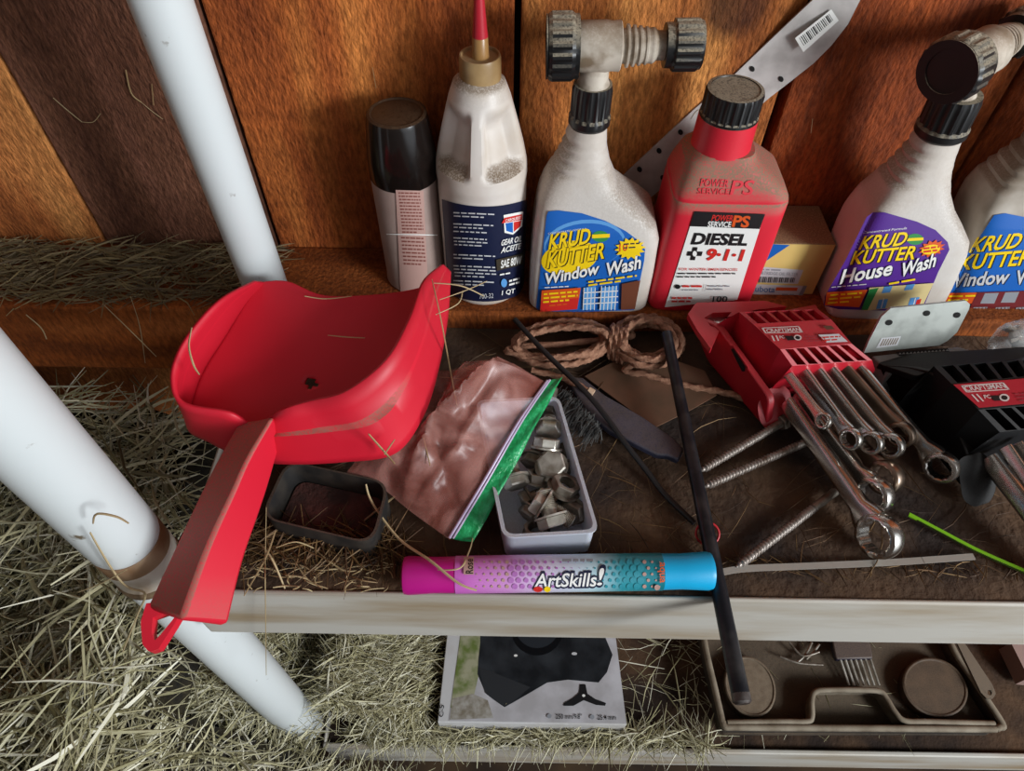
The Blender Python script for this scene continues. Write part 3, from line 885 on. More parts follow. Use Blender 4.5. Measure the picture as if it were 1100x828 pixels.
for (y, n_, x1) in ((231,2,531),(243,2,530),(251,1,530),(258,3,523),(276,2,532),(288,4,532),(304,2,532)):
    D.lines((487,y-2),(x1,y), LGREY, n_, (.5,3.6), 1.3, 5)
D.poly([(541,231),(562,227),(561,243),(551,252),(542,250)], WHITE); D.poly([(543,240),(551,238.5),(551,250),(544,248)], BLUE); D.poly([(552,238.5),(560,237),(559,243),(552,249)], REDP)
D.poly([(542,234),(561,230),(561,236),(539,240)], REDP); D.text('CARQUEST', (543,238.6), (559.5,235), (543,235.5), WHITE, .02)
D.text('GEAR OIL', (538,264), (560,259), (539.5,257.5), WHITE, .03); D.text('ACEITE', (538,272), (559,267), (539.5,265.5), WHITE, .03)
D.quad((533,279),(563,272),(562,284),(534,291), mat('print_olive', '3a3226', .5)); D.text('SAE 80W', (538,288), (560,283), (538.5,279.5), WHITE, .03)
D.ell(541.5, 304, 3.2, 4.5, LBLUE); D.lines((547,303),(558,300), WHITE, 2, (0,4), 2, 2)
D.text('1 QT', (539,317), (553,314.5), (539.5,312), WHITE, .03); D.text('700-32', (515,321), (530,320), (515,315.5), LGREY)
D.lines((537,296),(548,294), WHITE, 1, (0,3), 1.6, 2)
D.build('label', t)

# --- spray can with black cap
cx_, cy_ = -.0925, .495
t = thing('aerosol_can', (cx_, cy_, BZ), 'aerosol can with glossy black cap and pale pinkish label', 'spray can')
mb = MB(); mb.lathe([(.0275,.018),(.0288,.020),(.0285,.0225),(.0282,.024),(.0282,.130),(.0265,.134),(.02,.136)], (cx_, cy_, 0), seg=56)
mb.build('can_body', mat('can_paint', 'a58e85', .5, col2='937d74', nscale=20, dust=.3), t, smooth=40)
mb = MB(); mb.lathe([(.0284,.130),(.0287,.131),(.0282,.15),(.0243,.1805),(.0232,.1838),(.021,.1848),(.0195,.1838),(.0185,.1842),(.002,.1842)], (cx_, cy_, 0), seg=56)
mb.build('cap', mat('glossy_black_cap', '17110f', .16, dust=.55, dcol='5c452f'), t, smooth=35)
D = Decal(s_cyl(cx_, cy_, .0282))
PINKL = mat('print_pinkish', 'a27a6e', .6); TXT = mat('print_rust_text', '7d453c', .6)
D.quad((425,204),(455,205),(461,330),(431,330), mat('print_pale', 'b48f85', .6), 8, 2)
D.lines((428,208),(451,208.5), TXT, 13, (.35,3.5), 1.6, 6); D.lines((431,256),(455,257), TXT, 8, (.4,4), 1.6, 5)
D.quad((415,251),(470,252),(470,253),(415,252), WHITE, 10, 1)
D.build('label', t)

# --- oil filter carton
t = thing('oil_filter_box', (.256, .503, BZ), 'yellow and blue carton with barcode stickers, wedged right of the red bottle', 'box')
mb = MB(); mb.box((.2215, .475, BZ), (.2815, .530, .078))
mb.build('carton', mat('carton_card', 'a88c66', .8, dust=.75, dcol='6d5038'), t, bevel=.0012)
D = Decal(s_plane((0, .475, 0), (0, -1, 0)))
CY = mat('carton_yellow', 'd8bb6c', .7)
a = aty(0,0,.475)
def P3(x, z):                                   # corners of the carton's front as sight lines
    return px(Vector((x, .475, z)))
c0, c1, c2, c3 = P3(.2217,.0775), P3(.2814,.0775), P3(.2814,.0185), P3(.2217,.0185)
D.quad(c0, c1, c2, c3, CY)
D.poly([c0, (c0[0]+24,c0[1]+1.2), (c0[0]-4,c0[1]+20), (c0[0]-7,c0[1]+18)], BLUE)
D.quad((812,286),(863,290),(857,305),(808,303), LGREY); D.lines((814,290),(840,291), GREY, 1, (0,3), 1.5, 3); D.text('CARTRIDGE OIL FILTER', (812,294.5), (857,296.5), (812.6,291), GREY)
for i in range(22):
    x = 811+i*2; D.quad((x+.6,297+i*.06),(x+.6+(1.2 if i % 3 else .6),297+i*.06),(x+(1.2 if i % 3 else .6)-.6,303.5),(x-.6,303.5), BLACK, up=False)
D.lift += D.step
D.quad((803,305),(863,307),(853,328),(795,326), LGREY); D.text('Kubota', (805,313), (832,314), (806,306.5), mat('print_steel_blue', '3d6a9a', .5), .02)
D.quad((834,308.5),(857,309),(856,312.5),(833,312), ORG); D.text('HH1C0-32430', (803,322), (836,324), (804,316.5), BLACK, .01); D.lines((840,317),(853,317.5), GREY, 2, (-.5,4), 1.5, 2)
D.quad((863,307),(867,307),(857,328),(852,328), GREY)
D.build('printing', t)

# --- galvanised strap nailed to the wall behind the bottles
GALV = mat('galvanised_steel', 'cbc6c2', .45, .08, col2='b3aeaa', nscale=60, lo=.4, hi=.65)
t = thing('steel_strap', (.16, .53, .07), 'perforated galvanised steel strap slanting up the plank wall behind the red bottle', 'strap')
up_ = [(650,206),(668,190),(700,160),(745,118),(785,84),(812,58),(835,36),(855,17),(873,0),(892,-22)]
dn_ = [(672,238),(697,214),(730,186),(775,148),(828,104),(850,87),(874,68),(893,49),(911,26),(932,-16)]
mb = MB(); rings = []
for k, (a, b) in enumerate(zip(up_, dn_)):
    yy = .5315-(.010*max(0, k-5)/4)**1
    A = aty(*a, yy); Bq = aty(*b, yy)
    rings.append([A, Bq, Bq+Vector((0, .0013, 0)), A+Vector((0, .0013, 0))])
mb.loft(rings); mb.build('strap', GALV, t, smooth=30)
for (x, y) in ((731,142),(708,162),(687,182),(712,191),(733,172),(808,74),(839,85)):
    D = Decal(s_plane((0, .5315, 0), (0, -1, 0)), .0006)
    D.ell(x, y, 2.6, 3.2, VOID, -.5); D.build('nail_hole', t)
D = Decal(s_plane((0, .5235, 0), (0, -1, 0)), .0012)
D.quad((854,41),(893,10),(901,22),(863,56), WHITE)
for i in range(19):
    u = .08+i*.045; wv = (.022 if i % 4 else .034) if i % 3 else .012
    f = lambda u_, v_: (854+39*u_+(9+(-1)*u_)*v_, 41-31*u_+(15-3*u_)*v_)
    D.quad(f(u,.15), f(u+wv,.15), f(u+wv,.72), f(u,.72), BLACK, up=False)
D.build('barcode_sticker', t)

# ================================================================== THINGS ON THE UPPER SHELF
def s_axis(p0, d, r):
    p0 = Vector(p0); d = Vector(d).normalized()
    def f(x, y, lift):
        v = ray(x, y); o = CAM-p0; rr = r+lift
        vv = v-d*v.dot(d); oo = o-d*o.dot(d)
        a = vv.dot(vv); b = 2*vv.dot(oo); c = oo.dot(oo)-rr*rr; D = max(0, b*b-4*a*c)
        return CAM+v*((-b-math.sqrt(D))/(2*a))
    return f
# --- poster marker
m0 = at(433, 618, .0135); m1 = at(765, 613, .0135); dm = (m1-m0); Lm = dm.length; dm.normalize()
t = thing('poster_marker', (m0+m1)/2-Vector((0, 0, .0132)), 'thick double-ended marker, pink to teal, lying along the shelf edge', 'marker')
body, tn, bb = nodes('marker_barrel')
co = tn.nodes.new('ShaderNodeTexCoord'); sx = tn.nodes.new('ShaderNodeSeparateXYZ'); tn.links.new(co.outputs['Object'], sx.inputs[0])
mr = tn.nodes.new('ShaderNodeMapRange'); mr.inputs['From Min'].default_value = -.5*Lm; mr.inputs['From Max'].default_value = .5*Lm
tn.links.new(sx.outputs['X'], mr.inputs['Value'])
cr = tn.nodes.new('ShaderNodeValToRGB'); el = cr.color_ramp.elements
el[0].position = .2; el[0].color = lin('c766bd'); el[1].position = .84; el[1].color = lin('12727f')
for p_, c_ in ((.34, 'cc8fcb'), (.46, 'cfc3da'), (.60, 'b9d3dc'), (.70, '2f93a0')):
    q = el.new(p_); q.color = lin(c_)
tn.links.new(mr.outputs[0], cr.inputs['Fac']); tn.links.new(cr.outputs['Color'], bb.inputs['Base Color']); bb.inputs['Roughness'].default_value = .35
mb = MB(); mb.lathe([(.0115, .036), (.0128, .0365), (.0128, Lm-.036), (.0115, Lm-.0355)], m0, dm, 48); mb.build('barrel', body, t)
MAG = mat('magenta_plastic', 'b81580', .35); TEAL = mat('cyan_plastic', '14a6d8', .35)
mb = MB(); mb.lathe([(.010, 0), (.0125, .001), (.0132, .004), (.0122, .022), (.0124, .038), (.011, .039)], m0, dm, 48); mb.build('cap', MAG, t, smooth=30)
mb = MB(); mb.lathe([(.010, 0), (.0125, .001), (.0132, .004), (.0122, .022), (.0124, .038), (.011, .039)], m1, -dm, 48); mb.build('cap', TEAL, t, smooth=30)
D = Decal(s_axis(m0, dm, .0128), .0004)
LIL = paint('lilac', 'b06fb4'); TEA = paint('teal', '2c8d9c'); PALE = paint('pale', 'd9e3ec')
for i in range(26):
    for j in range(5):
        x = 512+i*8.2+(4.1 if j % 2 else 0); y = 603.5+j*6.6
        if x < 545: D.ell(x, y, .6+max(0, (x-505))/26, .6+max(0, (x-505))/26, PALE, n=10, up=False)
        elif x < 630:
            r_ = max(.5, 3.6*(1-(x-540)/90)); D.ell(x, y, r_, r_, LIL, n=12, up=False)
        elif x < 690:
            r_ = max(.6, 3.7*(x-622)/64); D.ell(x, y, r_, r_, TEA, n=12, up=False)
        elif x < 712: D.ell(x, y, max(.4, 2.4*(1-(x-690)/26)), max(.4, 2.4*(1-(x-690)/26)), PALE, n=10, up=False)
D.lift += D.step
D.text('ArtSkills', (572,631), (641,630), (575,614), NAVY, .11); D.text('ArtSkills', (574,630.5), (640,629.5), (576.5,615.5), WHITE, .02)
D.text('!', (640,629), (648,629), (644,607), NAVY, .1); D.text('!', (641,628.5), (646.5,628.5), (644.5,609), WHITE, .0)
D.ell(578, 633, 5, 3, REDP); D.ell(588, 633, 3.5, 3, YEL)
D.quad((498,598),(509,598),(509,617),(498,617), PALE); D.text('Rose', (508,616), (508,600), (500,616), BLACK, .02)
D.lines((604,603),(642,603), GREY, 1, (0,3), 3, 4)
D.text('aqua', (709,604), (709,626), (717,604), ORG, .02); D.ell(706, 631, 3, 3, PALE)
D.build('printing', t)

# --- white parts bin with bolts
BIN = mat('milky_plastic', 'e2e6f0', .35, trans=.35, sss=.15, dust=.25)
fR = at(600, 426, .036); nR = at(643, 571, .036); nL = at(541, 577, .036)
ex = (nR-nL); ex.z = 0; wbin = ex.length; ex.normalize(); lbin = (fR-nR).length; ey = (fR-nR); ey.z = 0; ey.normalize(); O = nL.copy(); O.z = 0
def bpnt(u, v, z): return O+ex*u+ey*v+Vector((0, 0, z))
def rrect(in_, z, r):
    a = [(in_, in_), (wbin-in_, in_), (wbin-in_, lbin-in_), (in_, lbin-in_)]
    return round_poly([bpnt(u, v, z) for u, v in a], r, 5)
t = thing('parts_bin', bpnt(wbin/2, lbin/2, 0), 'white translucent plastic bin of bolts beside the green bag zipper', 'bin')
mb = MB(); mb.loft([rrect(.0018, .0005, .006), rrect(.0015, .004, .006), rrect(.0008, .033, .007), rrect(-.0005, .0345, .008), rrect(-.0005, .036, .008), rrect(.002, .036, .007),
                    rrect(.0024, .034, .006), rrect(.0036, .004, .005)])
mb.build('bin_tray', BIN, t, smooth=40)
D = Decal(s_plane(bpnt(0, .002, .02), (bpnt(0, .0052, 0)-bpnt(0, .0015, .036)).cross(ex)), .0022)
STEEL = mat('zinc_steel', 'cdc8bd', .3, .55, col2='958c7e', nscale=90, lo=.4, hi=.65)
STEELD = mat('tarnished_steel', '8d857a', .42, .5, col2='5c5044', nscale=120, lo=.4, hi=.65)
def bolt(px_, py_, z, direc, r=.0082, L=.024, m=STEEL, lab=''):
    r *= 1.28; L *= 1.2; c = at(px_, py_, z); d = Vector(direc).normalized()          # d runs from the head along the shank
    t = thing('hex_bolt', c, lab, 'bolt', 'bolts in the white bin')
    mb = MB(); mb.lathe([(r*.6, 0), (r*.88, 0), (r, .0012), (r, r*.62), (r*.9, r*.66)], c, d, 6); mb.build('bolt_head', m, t, smooth=20)
    mb = MB(); prof = [(r*1.12, r*.66), (r*1.12, r*.66+.0014), (r*.54, r*.66+.0015)]; h = r*.66+.006
    prof.append((r*.54, h))
    while h < L: prof += [(r*.46, h+.0006), (r*.55, h+.0012)]; h += .0012
    prof.append((r*.4, h+.001)); mb.lathe(prof, c, d, 20); mb.build('shank', m, t, smooth=25)
def nut(px_, py_, z, direc, r=.0085, m=STEEL, lab=''):
    r *= 1.22; c = at(px_, py_, z); d = Vector(direc).normalized(); a = d.orthogonal().normalized(); b = d.cross(a)
    t = thing('hex_nut', c, lab, 'nut', 'nuts in the white bin')
    hexa = [c+(a*math.cos(k*math.pi/3)+b*math.sin(k*math.pi/3))*r for k in range(6)]
    hole = [c+(a*math.cos(k*math.pi/12)+b*math.sin(k*math.pi/12))*r*.56 for k in range(24)]
    mb = MB(); mb.ringprism(hexa, hole, d*.0065, n=48); mb.build('nut_body', m, t, smooth=25, bevel=.0006)
    mb = MB(); mb.ringprism([c-d*.0002+(p-c)*1.18 for p in [c+(a*math.cos(k*math.pi/12)+b*math.sin(k*math.pi/12))*r for k in range(24)]], hole, d*-.0014, n=48); mb.build('flange', m, t, smooth=25)
bolt(592, 498, .034, (.1, .35, -1), .0088, .018, STEEL, 'bolt standing head up near the middle of the white bin')
bolt(589, 466, .026, (.1, .9, -.35), .0078, .022, STEEL, 'bolt lying under the standing bolt, far half of the bin')
bolt(595, 566, .024, (-.25, .75, .35), .0086, .022, STEEL, 'brightest bolt, its head nearest the front wall of the bin')
bolt(574, 535, .030, (.85, -.45, -.25), .0086, .026, STEEL, 'bolt with shank slanting down to the right, middle of the bin')
bolt(556, 523, .022, (-.25, .8, .2), .0078, .020, STEEL, 'bolt against the left wall of the bin beside the bag')
bolt(612, 553, .020, (.35, .55, -.35), .0076, .018, STEELD, 'dull bolt along the right wall near the front of the bin')
bolt(566, 556, .014, (.4, .5, .1), .0072, .020, STEELD, 'dark bolt low in the front left corner of the bin')
bolt(571, 500, .020, (.3, .9, .1), .0076, .020, STEELD, 'dark bolt tucked under the zipper edge in the bin')
bolt(586, 446, .020, (.2, .9, .05), .0075, .022, STEELD, 'farthest bolt in the bin, by its back end')
bolt(561, 540, .012, (.6, .3, .1), .0070, .020, STEELD, 'dark bolt deep by the left wall, below the one leaning on the bag')
bolt(604, 508, .014, (.1, .9, 0), .0070, .020, STEELD, 'dull bolt along the right wall behind the tilted flanged nut')
bolt(586, 552, .008, (.9, .2, .05), .0070, .022, STEELD, 'dark bolt lowest on the bin floor, under the brightest bolt')
nut(606, 524, .026, (.35, .3, .9), .0090, STEELD, 'flanged nut tilted against the right wall of the bin')
nut(587, 480, .028, (.1, .75, .6), .0085, STEEL, 'bright nut behind the standing bolt in the bin')
nut(578, 515, .017, (.1, .5, .8), .0070, STEEL, 'small nut between bolts near the left of the bin')
nut(576, 571, .010, (-.2, .2, 1), .0072, STEELD, 'dull nut flat on the floor of the bin near its front')
nut(601, 545, .012, (.3, -.2, 1), .0075, STEELD, 'dark nut deep between the bright bolts of the bin')

# --- zip bag
BAGM, tn, bb = nodes('bag_film')
bb.inputs['Base Color'].default_value = lin('c2796a'); bb.inputs['Roughness'].default_value = .32; bb.inputs['Alpha'].default_value = .34  # pink tint paints red light from the dustpan into the clear film
bb.inputs['Specular IOR Level'].default_value = .7
co = tn.nodes.new('ShaderNodeTexCoord'); nb = tn.nodes.new('ShaderNodeTexNoise'); nb.inputs['Scale'].default_value = 28; nb.inputs['Detail'].default_value = 3; nb.inputs['Distortion'].default_value = 1.2
tn.links.new(co.outputs['Object'], nb.inputs['Vector'])
ra = tn.nodes.new('ShaderNodeMapRange'); ra.inputs['From Min'].default_value = .35; ra.inputs['From Max'].default_value = .68; ra.inputs['To Min'].default_value = .22; ra.inputs['To Max'].default_value = .46
tn.links.new(nb.outputs['Fac'], ra.inputs['Value']); tn.links.new(ra.outputs[0], bb.inputs['Alpha'])
rb = tn.nodes.new('ShaderNodeValToRGB'); rb.color_ramp.elements[0].position = .35; rb.color_ramp.elements[0].color = lin('a85c4e'); rb.color_ramp.elements[1].position = .7; rb.color_ramp.elements[1].color = lin('cf968a')
tn.links.new(nb.outputs['Fac'], rb.inputs['Fac']); tn.links.new(rb.outputs['Color'], bb.inputs['Base Color'])
ZIPM = mat('green_zip_strip', '128a4a', .3, col2='2fae6c', nscale=150, lo=.4, hi=.7, bump=.5, bscale=400)
ZIPW = mat('zip_ridge', 'b9a9c4', .3)
t = thing('zip_bag', at(500, 470, .0), 'crumpled clear zip bag with green zipper strip, over the bin edge', 'bag')
def coons(top, right, bottom, left, nu, nv):
    T = lambda c, u: c[min(len(c)-2, int(u*(len(c)-1)))].lerp(c[min(len(c)-1, int(u*(len(c)-1))+1)], u*(len(c)-1)-min(len(c)-2, int(u*(len(c)-1))))
    G = []
    for j in range(nv+1):
        v = j/nv; row = []
        for i in range(nu+1):
            u = i/nu
            a = T(top, u)*(1-v)+T(bottom, u)*v; b = T(left, v)*(1-u)+T(right, v)*u
            c = top[0]*(1-u)*(1-v)+top[-1]*u*(1-v)+bottom[0]*(1-u)*v+bottom[-1]*u*v
            row.append(a+b-c)
        G.append(row)
    return G
cz = lambda pts, k=10: catmull([at(*p) for p in pts], k)
top = cz([(462,398,.062),(492,396,.07),(520,387,.085),(545,390,.078),(588,411,.052)])
right = cz([(588,411,.052),(557,455,.052),(520,518,.036),(483,579,.012)])
bottom = cz([(372,508,.028),(405,520,.026),(440,548,.02),(483,579,.012)])
left = cz([(462,398,.062),(430,440,.05),(400,470,.04),(372,508,.028)])
G = coons(top, right, bottom, left, 44, 40)
def crease(u, v):
    z = 0
    for (au, av, du, dv, h, wd) in ((.35,.0,.25,1,.012,.07),(.62,.1,-.35,.9,.011,.06),(.15,.2,.9,.75,-.008,.05),(.8,.0,-.1,1,.006,.05),(.5,.6,.9,-.2,-.007,.06),(.05,.7,.8,.3,.007,.05)):
        l = math.hypot(du, dv); dd = abs((u-au)*dv-(v-av)*du)/l
        z += h*math.exp(-dd/wd)
    return z*1.15+.003*abs(nz.noise(Vector((u*9, v*9, 7))))+.006*nz.noise(Vector((u*5, v*5, 2)))+.002*nz.noise(Vector((u*16, v*16, 5)))
mb = MB(); nu, nv = 44, 40; fl = []; bk = []
for j in range(nv+1):
    for i in range(nu+1):
        u, v = i/nu, j/nv; e_ = min(1, 5*min(1-u, 1.0))*min(1, 4*v+.3)*min(1, 5*(1-v)+.0)
        p = G[j][i].copy(); h = crease(u, v)*e_
        fl.append(p+Vector((0, 0, h)))
        q = p-Vector((0, 0, (.010*math.sin(math.pi*u)*math.sin(math.pi*v)+.001)))
        q.z = max(.002, q.z); bk.append(q)
fs = [(j*(nu+1)+i, j*(nu+1)+i+1, (j+1)*(nu+1)+i+1, (j+1)*(nu+1)+i) for j in range(nv) for i in range(nu)]
mb.add(fl, fs); mb.add(bk, fs); mb.build('bag_film', BAGM, t, smooth=80, fix=False)
rin = right; rout = cz([(604,406,.050),(580,450,.051),(543,520,.036),(508,584,.012)])
mb = MB(); nn = len(rin); vs = []
for k in range(nn):
    for s_ in range(7):
        p = rin[k].lerp(rout[k], s_/6); p.z += .0015*math.sin(k*.7+s_)*s_/6+.0016; vs.append(p)
mb.add(vs, [(k*7+s_, k*7+s_+1, (k+1)*7+s_+1, (k+1)*7+s_) for k in range(nn-1) for s_ in range(6)])
zp = mb.build('zip_strip', ZIPM, t, smooth=80, solid=.0008)
mb = MB(); mb.tube([p+Vector((0, 0, .0022)) for p in rin], .0013, 8); mb.tube([p.lerp(q, .16)+Vector((0, 0, .0026)) for p, q in zip(rin, rout)], .0009, 8)
mb.build('zip_ridge', ZIPW, zp, smooth=60)

# --- black tray under the dustpan
BLKT = mat('dusty_black_plastic', '1d1b1a', .6, col2='3a332c', nscale=60, lo=.4, hi=.7, dust=.6, dcol='5d4a3a')
tc4 = [at(308,494,.03), at(419,518,.03), at(401,585,.03), at(279,556,.03)]
cen = sum(tc4, Vector())/4
def tr(k, z, r): return round_poly([Vector(((p.x-cen.x)*k+cen.x, (p.y-cen.y)*k+cen.y, z)) for p in tc4], r, 5)
t = thing('plastic_tray', (cen.x, cen.y, 0), 'small dusty black open tray on the shelf beneath the dustpan', 'tray')
mb = MB(); mb.loft([tr(.98, .001, .012), tr(.99, .02, .013), tr(1.0, .028, .014), tr(1.0, .03, .014), tr(.95, .03, .013), tr(.93, .024, .012), tr(.90, .006, .01)])
mb.build('tray_shell', BLKT, t, smooth=40)
mb = MB(); mb.loft([tr(.88, .0064, .01), tr(.86, .0085, .01)]); mb.build('dirt', mat('rusty_dirt', '5a3028', .95, col2='36201a', nscale=60, bump=.8, bscale=300), t)

# --- steel rod over the edge
RODM = mat('dark_steel_rod', '23252b', .34, .55, col2='4c4a4a', nscale=50, lo=.45, hi=.75, spec=.6)
p0 = at(716, 358, .030); p1 = at(796, 748, -.0005)
t = thing('steel_rod', (p1.x, p1.y, p1.z), 'dark steel rod lying front to back across the shelf and over its edge', 'rod')
mb = MB(); mb.tube([p0.lerp(p1, k/30) for k in range(31)], [.0046+.0014*k/30 for k in range(31)], 20); mb.build('shaft', RODM, t, smooth=50)
mb = MB(); d_ = (p1-p0).normalized(); mb.lathe([(.0060, -.002), (.0061, 0), (.0061, .003), (.0045, .0046)], p1, d_, 24); mb.build('tip', mat('worn_tip', '6d6a68', .5, .6, col2='3a2c26', nscale=90), t, smooth=30)

# --- thin rod
mb = MB(); mb.tube(catmull([at(553,343,.034), at(585,378,.030), at(617,409,.026), at(637,430,.022), at(655,453,.018), at(673,478,.013), at(695,506,.007), at(714,531,.0035), at(746,562,.0028)], 6), .0023, 10)
o = mb.build('thin_rod', mat('black_flex', '191717', .5), smooth=60)
tag(o, 'thin black flexible rod running slantwise over the rope and the brush', 'rod')

# --- rope
ROPE = mat('jute_rope', 'a5795f', .9, col2='8a6049', nscale=300, lo=.35, hi=.65, bump=.6, bscale=900)
pts = []
r_ = random.Random(4)
def loop(cx, cy, rx, ry, z0, turns, a0, rot=0.0, sgn=1):
    for k in range(int(turns*14)):
        a = a0+sgn*2*math.pi*k/14; w_ = k/14
        jx = 5*math.sin(w_*2.1+cx)+r_.uniform(-1, 1); jy = 4*math.cos(w_*1.7+cy)+r_.uniform(-1, 1)
        g_ = 9*((int(w_)*2) % 5)/4-5
        x = (rx+.5*jx+g_)*math.cos(a); y = (ry+.5*jy+g_*.75)*math.sin(a)
        pts.append(at(cx+x*math.cos(rot)-y*math.sin(rot), cy+x*math.sin(rot)+y*math.cos(rot), z0+.0045*(w_ % 4)+.002*math.sin(3*a+w_)))
loop(603, 368, 50, 20, .0068, 6.5, .4, -.1)
loop(696, 366, 33, 22, .0072, 6.6, math.pi, .12)
tail = [at(672,396,.008), at(693,402,.006), at(715,409,.005), at(745,416,.005), at(775,421,.005), at(800,428,.005)]
path = catmull(pts+tail, 7)
mb = MB(); mb.tube(path, .0033, 12, lobes=3, twist=2*math.pi/.013)
t = thing('rope_coil', at(650, 372, .001), 'coil of tan twisted rope in two loops in front of the spray bottles', 'rope')
mb.build('rope', ROPE, t, smooth=70)
wp = []
for k in range(44):
    a = 2*math.pi*k/11; w_ = k/44
    wp.append(at(655+18*w_, 366+8*w_, .013)+Vector((.0085*math.cos(a)*.35, .014*math.cos(a), .0135*math.sin(a))))
mb = MB(); mb.tube(catmull(wp, 5), .0027, 12, lobes=3, twist=2*math.pi/.014); mb.build('wrapping', ROPE, t, smooth=70)
mb = MB(); mb.tube(catmull([at(571,398,.016), at(598,404,.016), at(618,412,.018), at(634,421,.016)], 7), .0030, 12, lobes=3, twist=2*math.pi/.014); en = mb.build('rope_end', ROPE, t, smooth=70)
mb = MB(); e0, e1 = at(618,412,.018), at(634,421,.016); mb.tube([e1-(e1-e0).normalized()*.002, e1+(e1-e0).normalized()*.003], .0037, 12); mb.build('whipping', mat('singed_end', 'c9a98c', .7), en)

# --- brush with torn blue-black handle
t = thing('scrub_brush', at(660, 445, 0), 'dark bristle brush with flat blue-black handle, right of the white bin', 'brush')
HB = mat('blue_black_handle', '252735', .5, col2='34364a', nscale=60, dust=.2)
A = [at(x, y, .014) for x, y in ((608,404),(626,405),(650,424),(690,447),(724,470),(735,482),(729,494),(718,489),(706,488),(680,475),(655,462),(640,450),(622,430))]
mb = MB(); mb.prism(A, (0, 0, -.007)); mb.build('handle', HB, t, bevel=.0015, smooth=30)
gB = np.random.default_rng(5); vB = MB()
for k in range(420):
    u = gB.uniform(0, 1); sx_ = 606+38*u+gB.normal(0, 2); sy_ = 420+40*u+gB.normal(0, 3)
    a = at(sx_, sy_, .016+gB.uniform(-.006, .003)); b = at(sx_-16+gB.normal(0, 6)+6*u, sy_+24+gB.normal(0, 6)-12*u, .003+gB.uniform(0, .012))
    b = a+(b-a)*gB.uniform(.55, 1.05)
    vB.tube([a, a.lerp(b, .5)+Vector((0, 0, .001)), b], .00035, 4)
br = vB.build('bristles', mat('grey_bristle', '5b5a57', .6, col2='2b2b2b', nscale=120), t, smooth=0, fix=False); br['kind'] = 'stuff'

# --- brown card
mb = MB(); mb.prism([at(x, y, .004) for x, y in ((628,404),(660,388),(705,380),(757,398),(770,424),(742,440),(703,459))], (0, 0, -.0012))
tag(mb.build('card_scrap', mat('brown_card', '6d4a35', .9, col2='59402c', nscale=40), smooth=0), 'scrap of brown card under the right loop of the rope', 'card')

# --- lag screws
THR = mat('threaded_steel', '9a9088', .42, .5, col2='6a5a4e', nscale=120, lo=.42, hi=.66)
def lag(a, b, lab, r=.0036, plain=.0, headed=False):
    A, Bq = at(*a), at(*b); L = (Bq-A).length; d = (Bq-A).normalized(); n_ = int(L/.0006)
    t = thing('lag_screw', A, lab, 'screw', )
    mb = MB(); k0 = int(n_*(1-plain))
    path = [A+d*(L*k/n_) for k in range(k0+1)]
    rad = [r*min(1, .25+k/12) for k in range(k0+1)]
    mb.tube(path, rad, 12, lobes=1, twist=2*math.pi/.0030); mb.build('thread', THR, t, smooth=60)
    mb = MB(); mb.tube([A+d*(L*k0/n_-.001), Bq], r*.92, 16); mb.build('screw_shank', STEELD, t, smooth=40)
    if headed:
        mb = MB(); mb.lathe([(r*1.7, 0), (r*1.9, .001), (r*1.9, .005), (r*1.5, .0055)], Bq, d, 6); mb.build('screw_head', STEELD, t, smooth=20)
lag((752,506,.006), (838,455,.008), 'lag screw nearest the red wrench rack of the two pointing at the rod', plain=.12, headed=True)
lag((756,523,.006), (872,472,.006), 'lag screw just in front of another, both ending at the steel rod', plain=.08, headed=True)
lag((791,609,.0045), (897,528,.006), 'lag screw lying under the largest wrench, its smooth shank outwards', plain=.22)

# --- loose strips
CLR = mat('clear_strip', 'b3aca2', .3, alpha=.6)
def ribbon(name, pts, wpx, z, m, th=.0008):
    mb = MB(); P = catmull([at(*p) for p in pts], 8); rings = []
    for k, p in enumerate(P):
        d = (P[min(k+1, len(P)-1)]-P[max(k-1, 0)]).normalized(); n_ = Vector((-d.y, d.x, 0))*wpx
        rings.append([p+n_, p-n_, p-n_+Vector((0, 0, th)), p+n_+Vector((0, 0, th))])
    mb.loft(rings); return mb, P
mb, _ = ribbon('strip', [(770,616,.004),(800,611,.003),(870,608,.002),(960,604,.002),(1046,598,.002)], .0024, 0, CLR)
tag(mb.build('plastic_strip', CLR, smooth=0), 'narrow clear plastic strip lying along the front of the shelf right of the rod', 'strip')
GZ = mat('lime_nylon', '77b81c', .4)
mb, P = ribbon('tie', [(976,553,.006),(1010,571,.005),(1050,592,.004),(1100,614,.004),(1160,640,.004)], .0017, 0, GZ, .0012)
t = thing('cable_tie', P[0], 'lime green cable tie at the right end of the shelf below the wrenches', 'cable tie')
mb.build('strap', GZ, t, smooth=0)
mb = MB()
for k in range(4, len(P)-1):
    d = (P[k]-P[k-1]).normalized(); n_ = Vector((-d.y, d.x, 0))
    for j in range(3):
        c = P[k-1].lerp(P[k], j/3)-n_*.0016; mb.box((-.0004, -.0004, 0), (.0004, .0004, .0016), 0, Matrix.Translation(c+Vector((0, 0, -.0001))))
mb.build('teeth', mat('dark_olive', '2c3a10', .5), t, smooth=0)['kind'] = 'stuff'
c = at(760, 573, .006); mb = MB()
rg = [c+Vector((.0085*math.cos(a), .0070*math.sin(a), .004*math.sin(a))) for a in [2*math.pi*k/40 for k in range(41)]]
mb.tube(rg, .0009, 8); tag(mb.build('split_ring', mat('red_wire', 'b3202a', .4), smooth=60), 'small red ring around the steel rod near the teal marker end', 'ring')

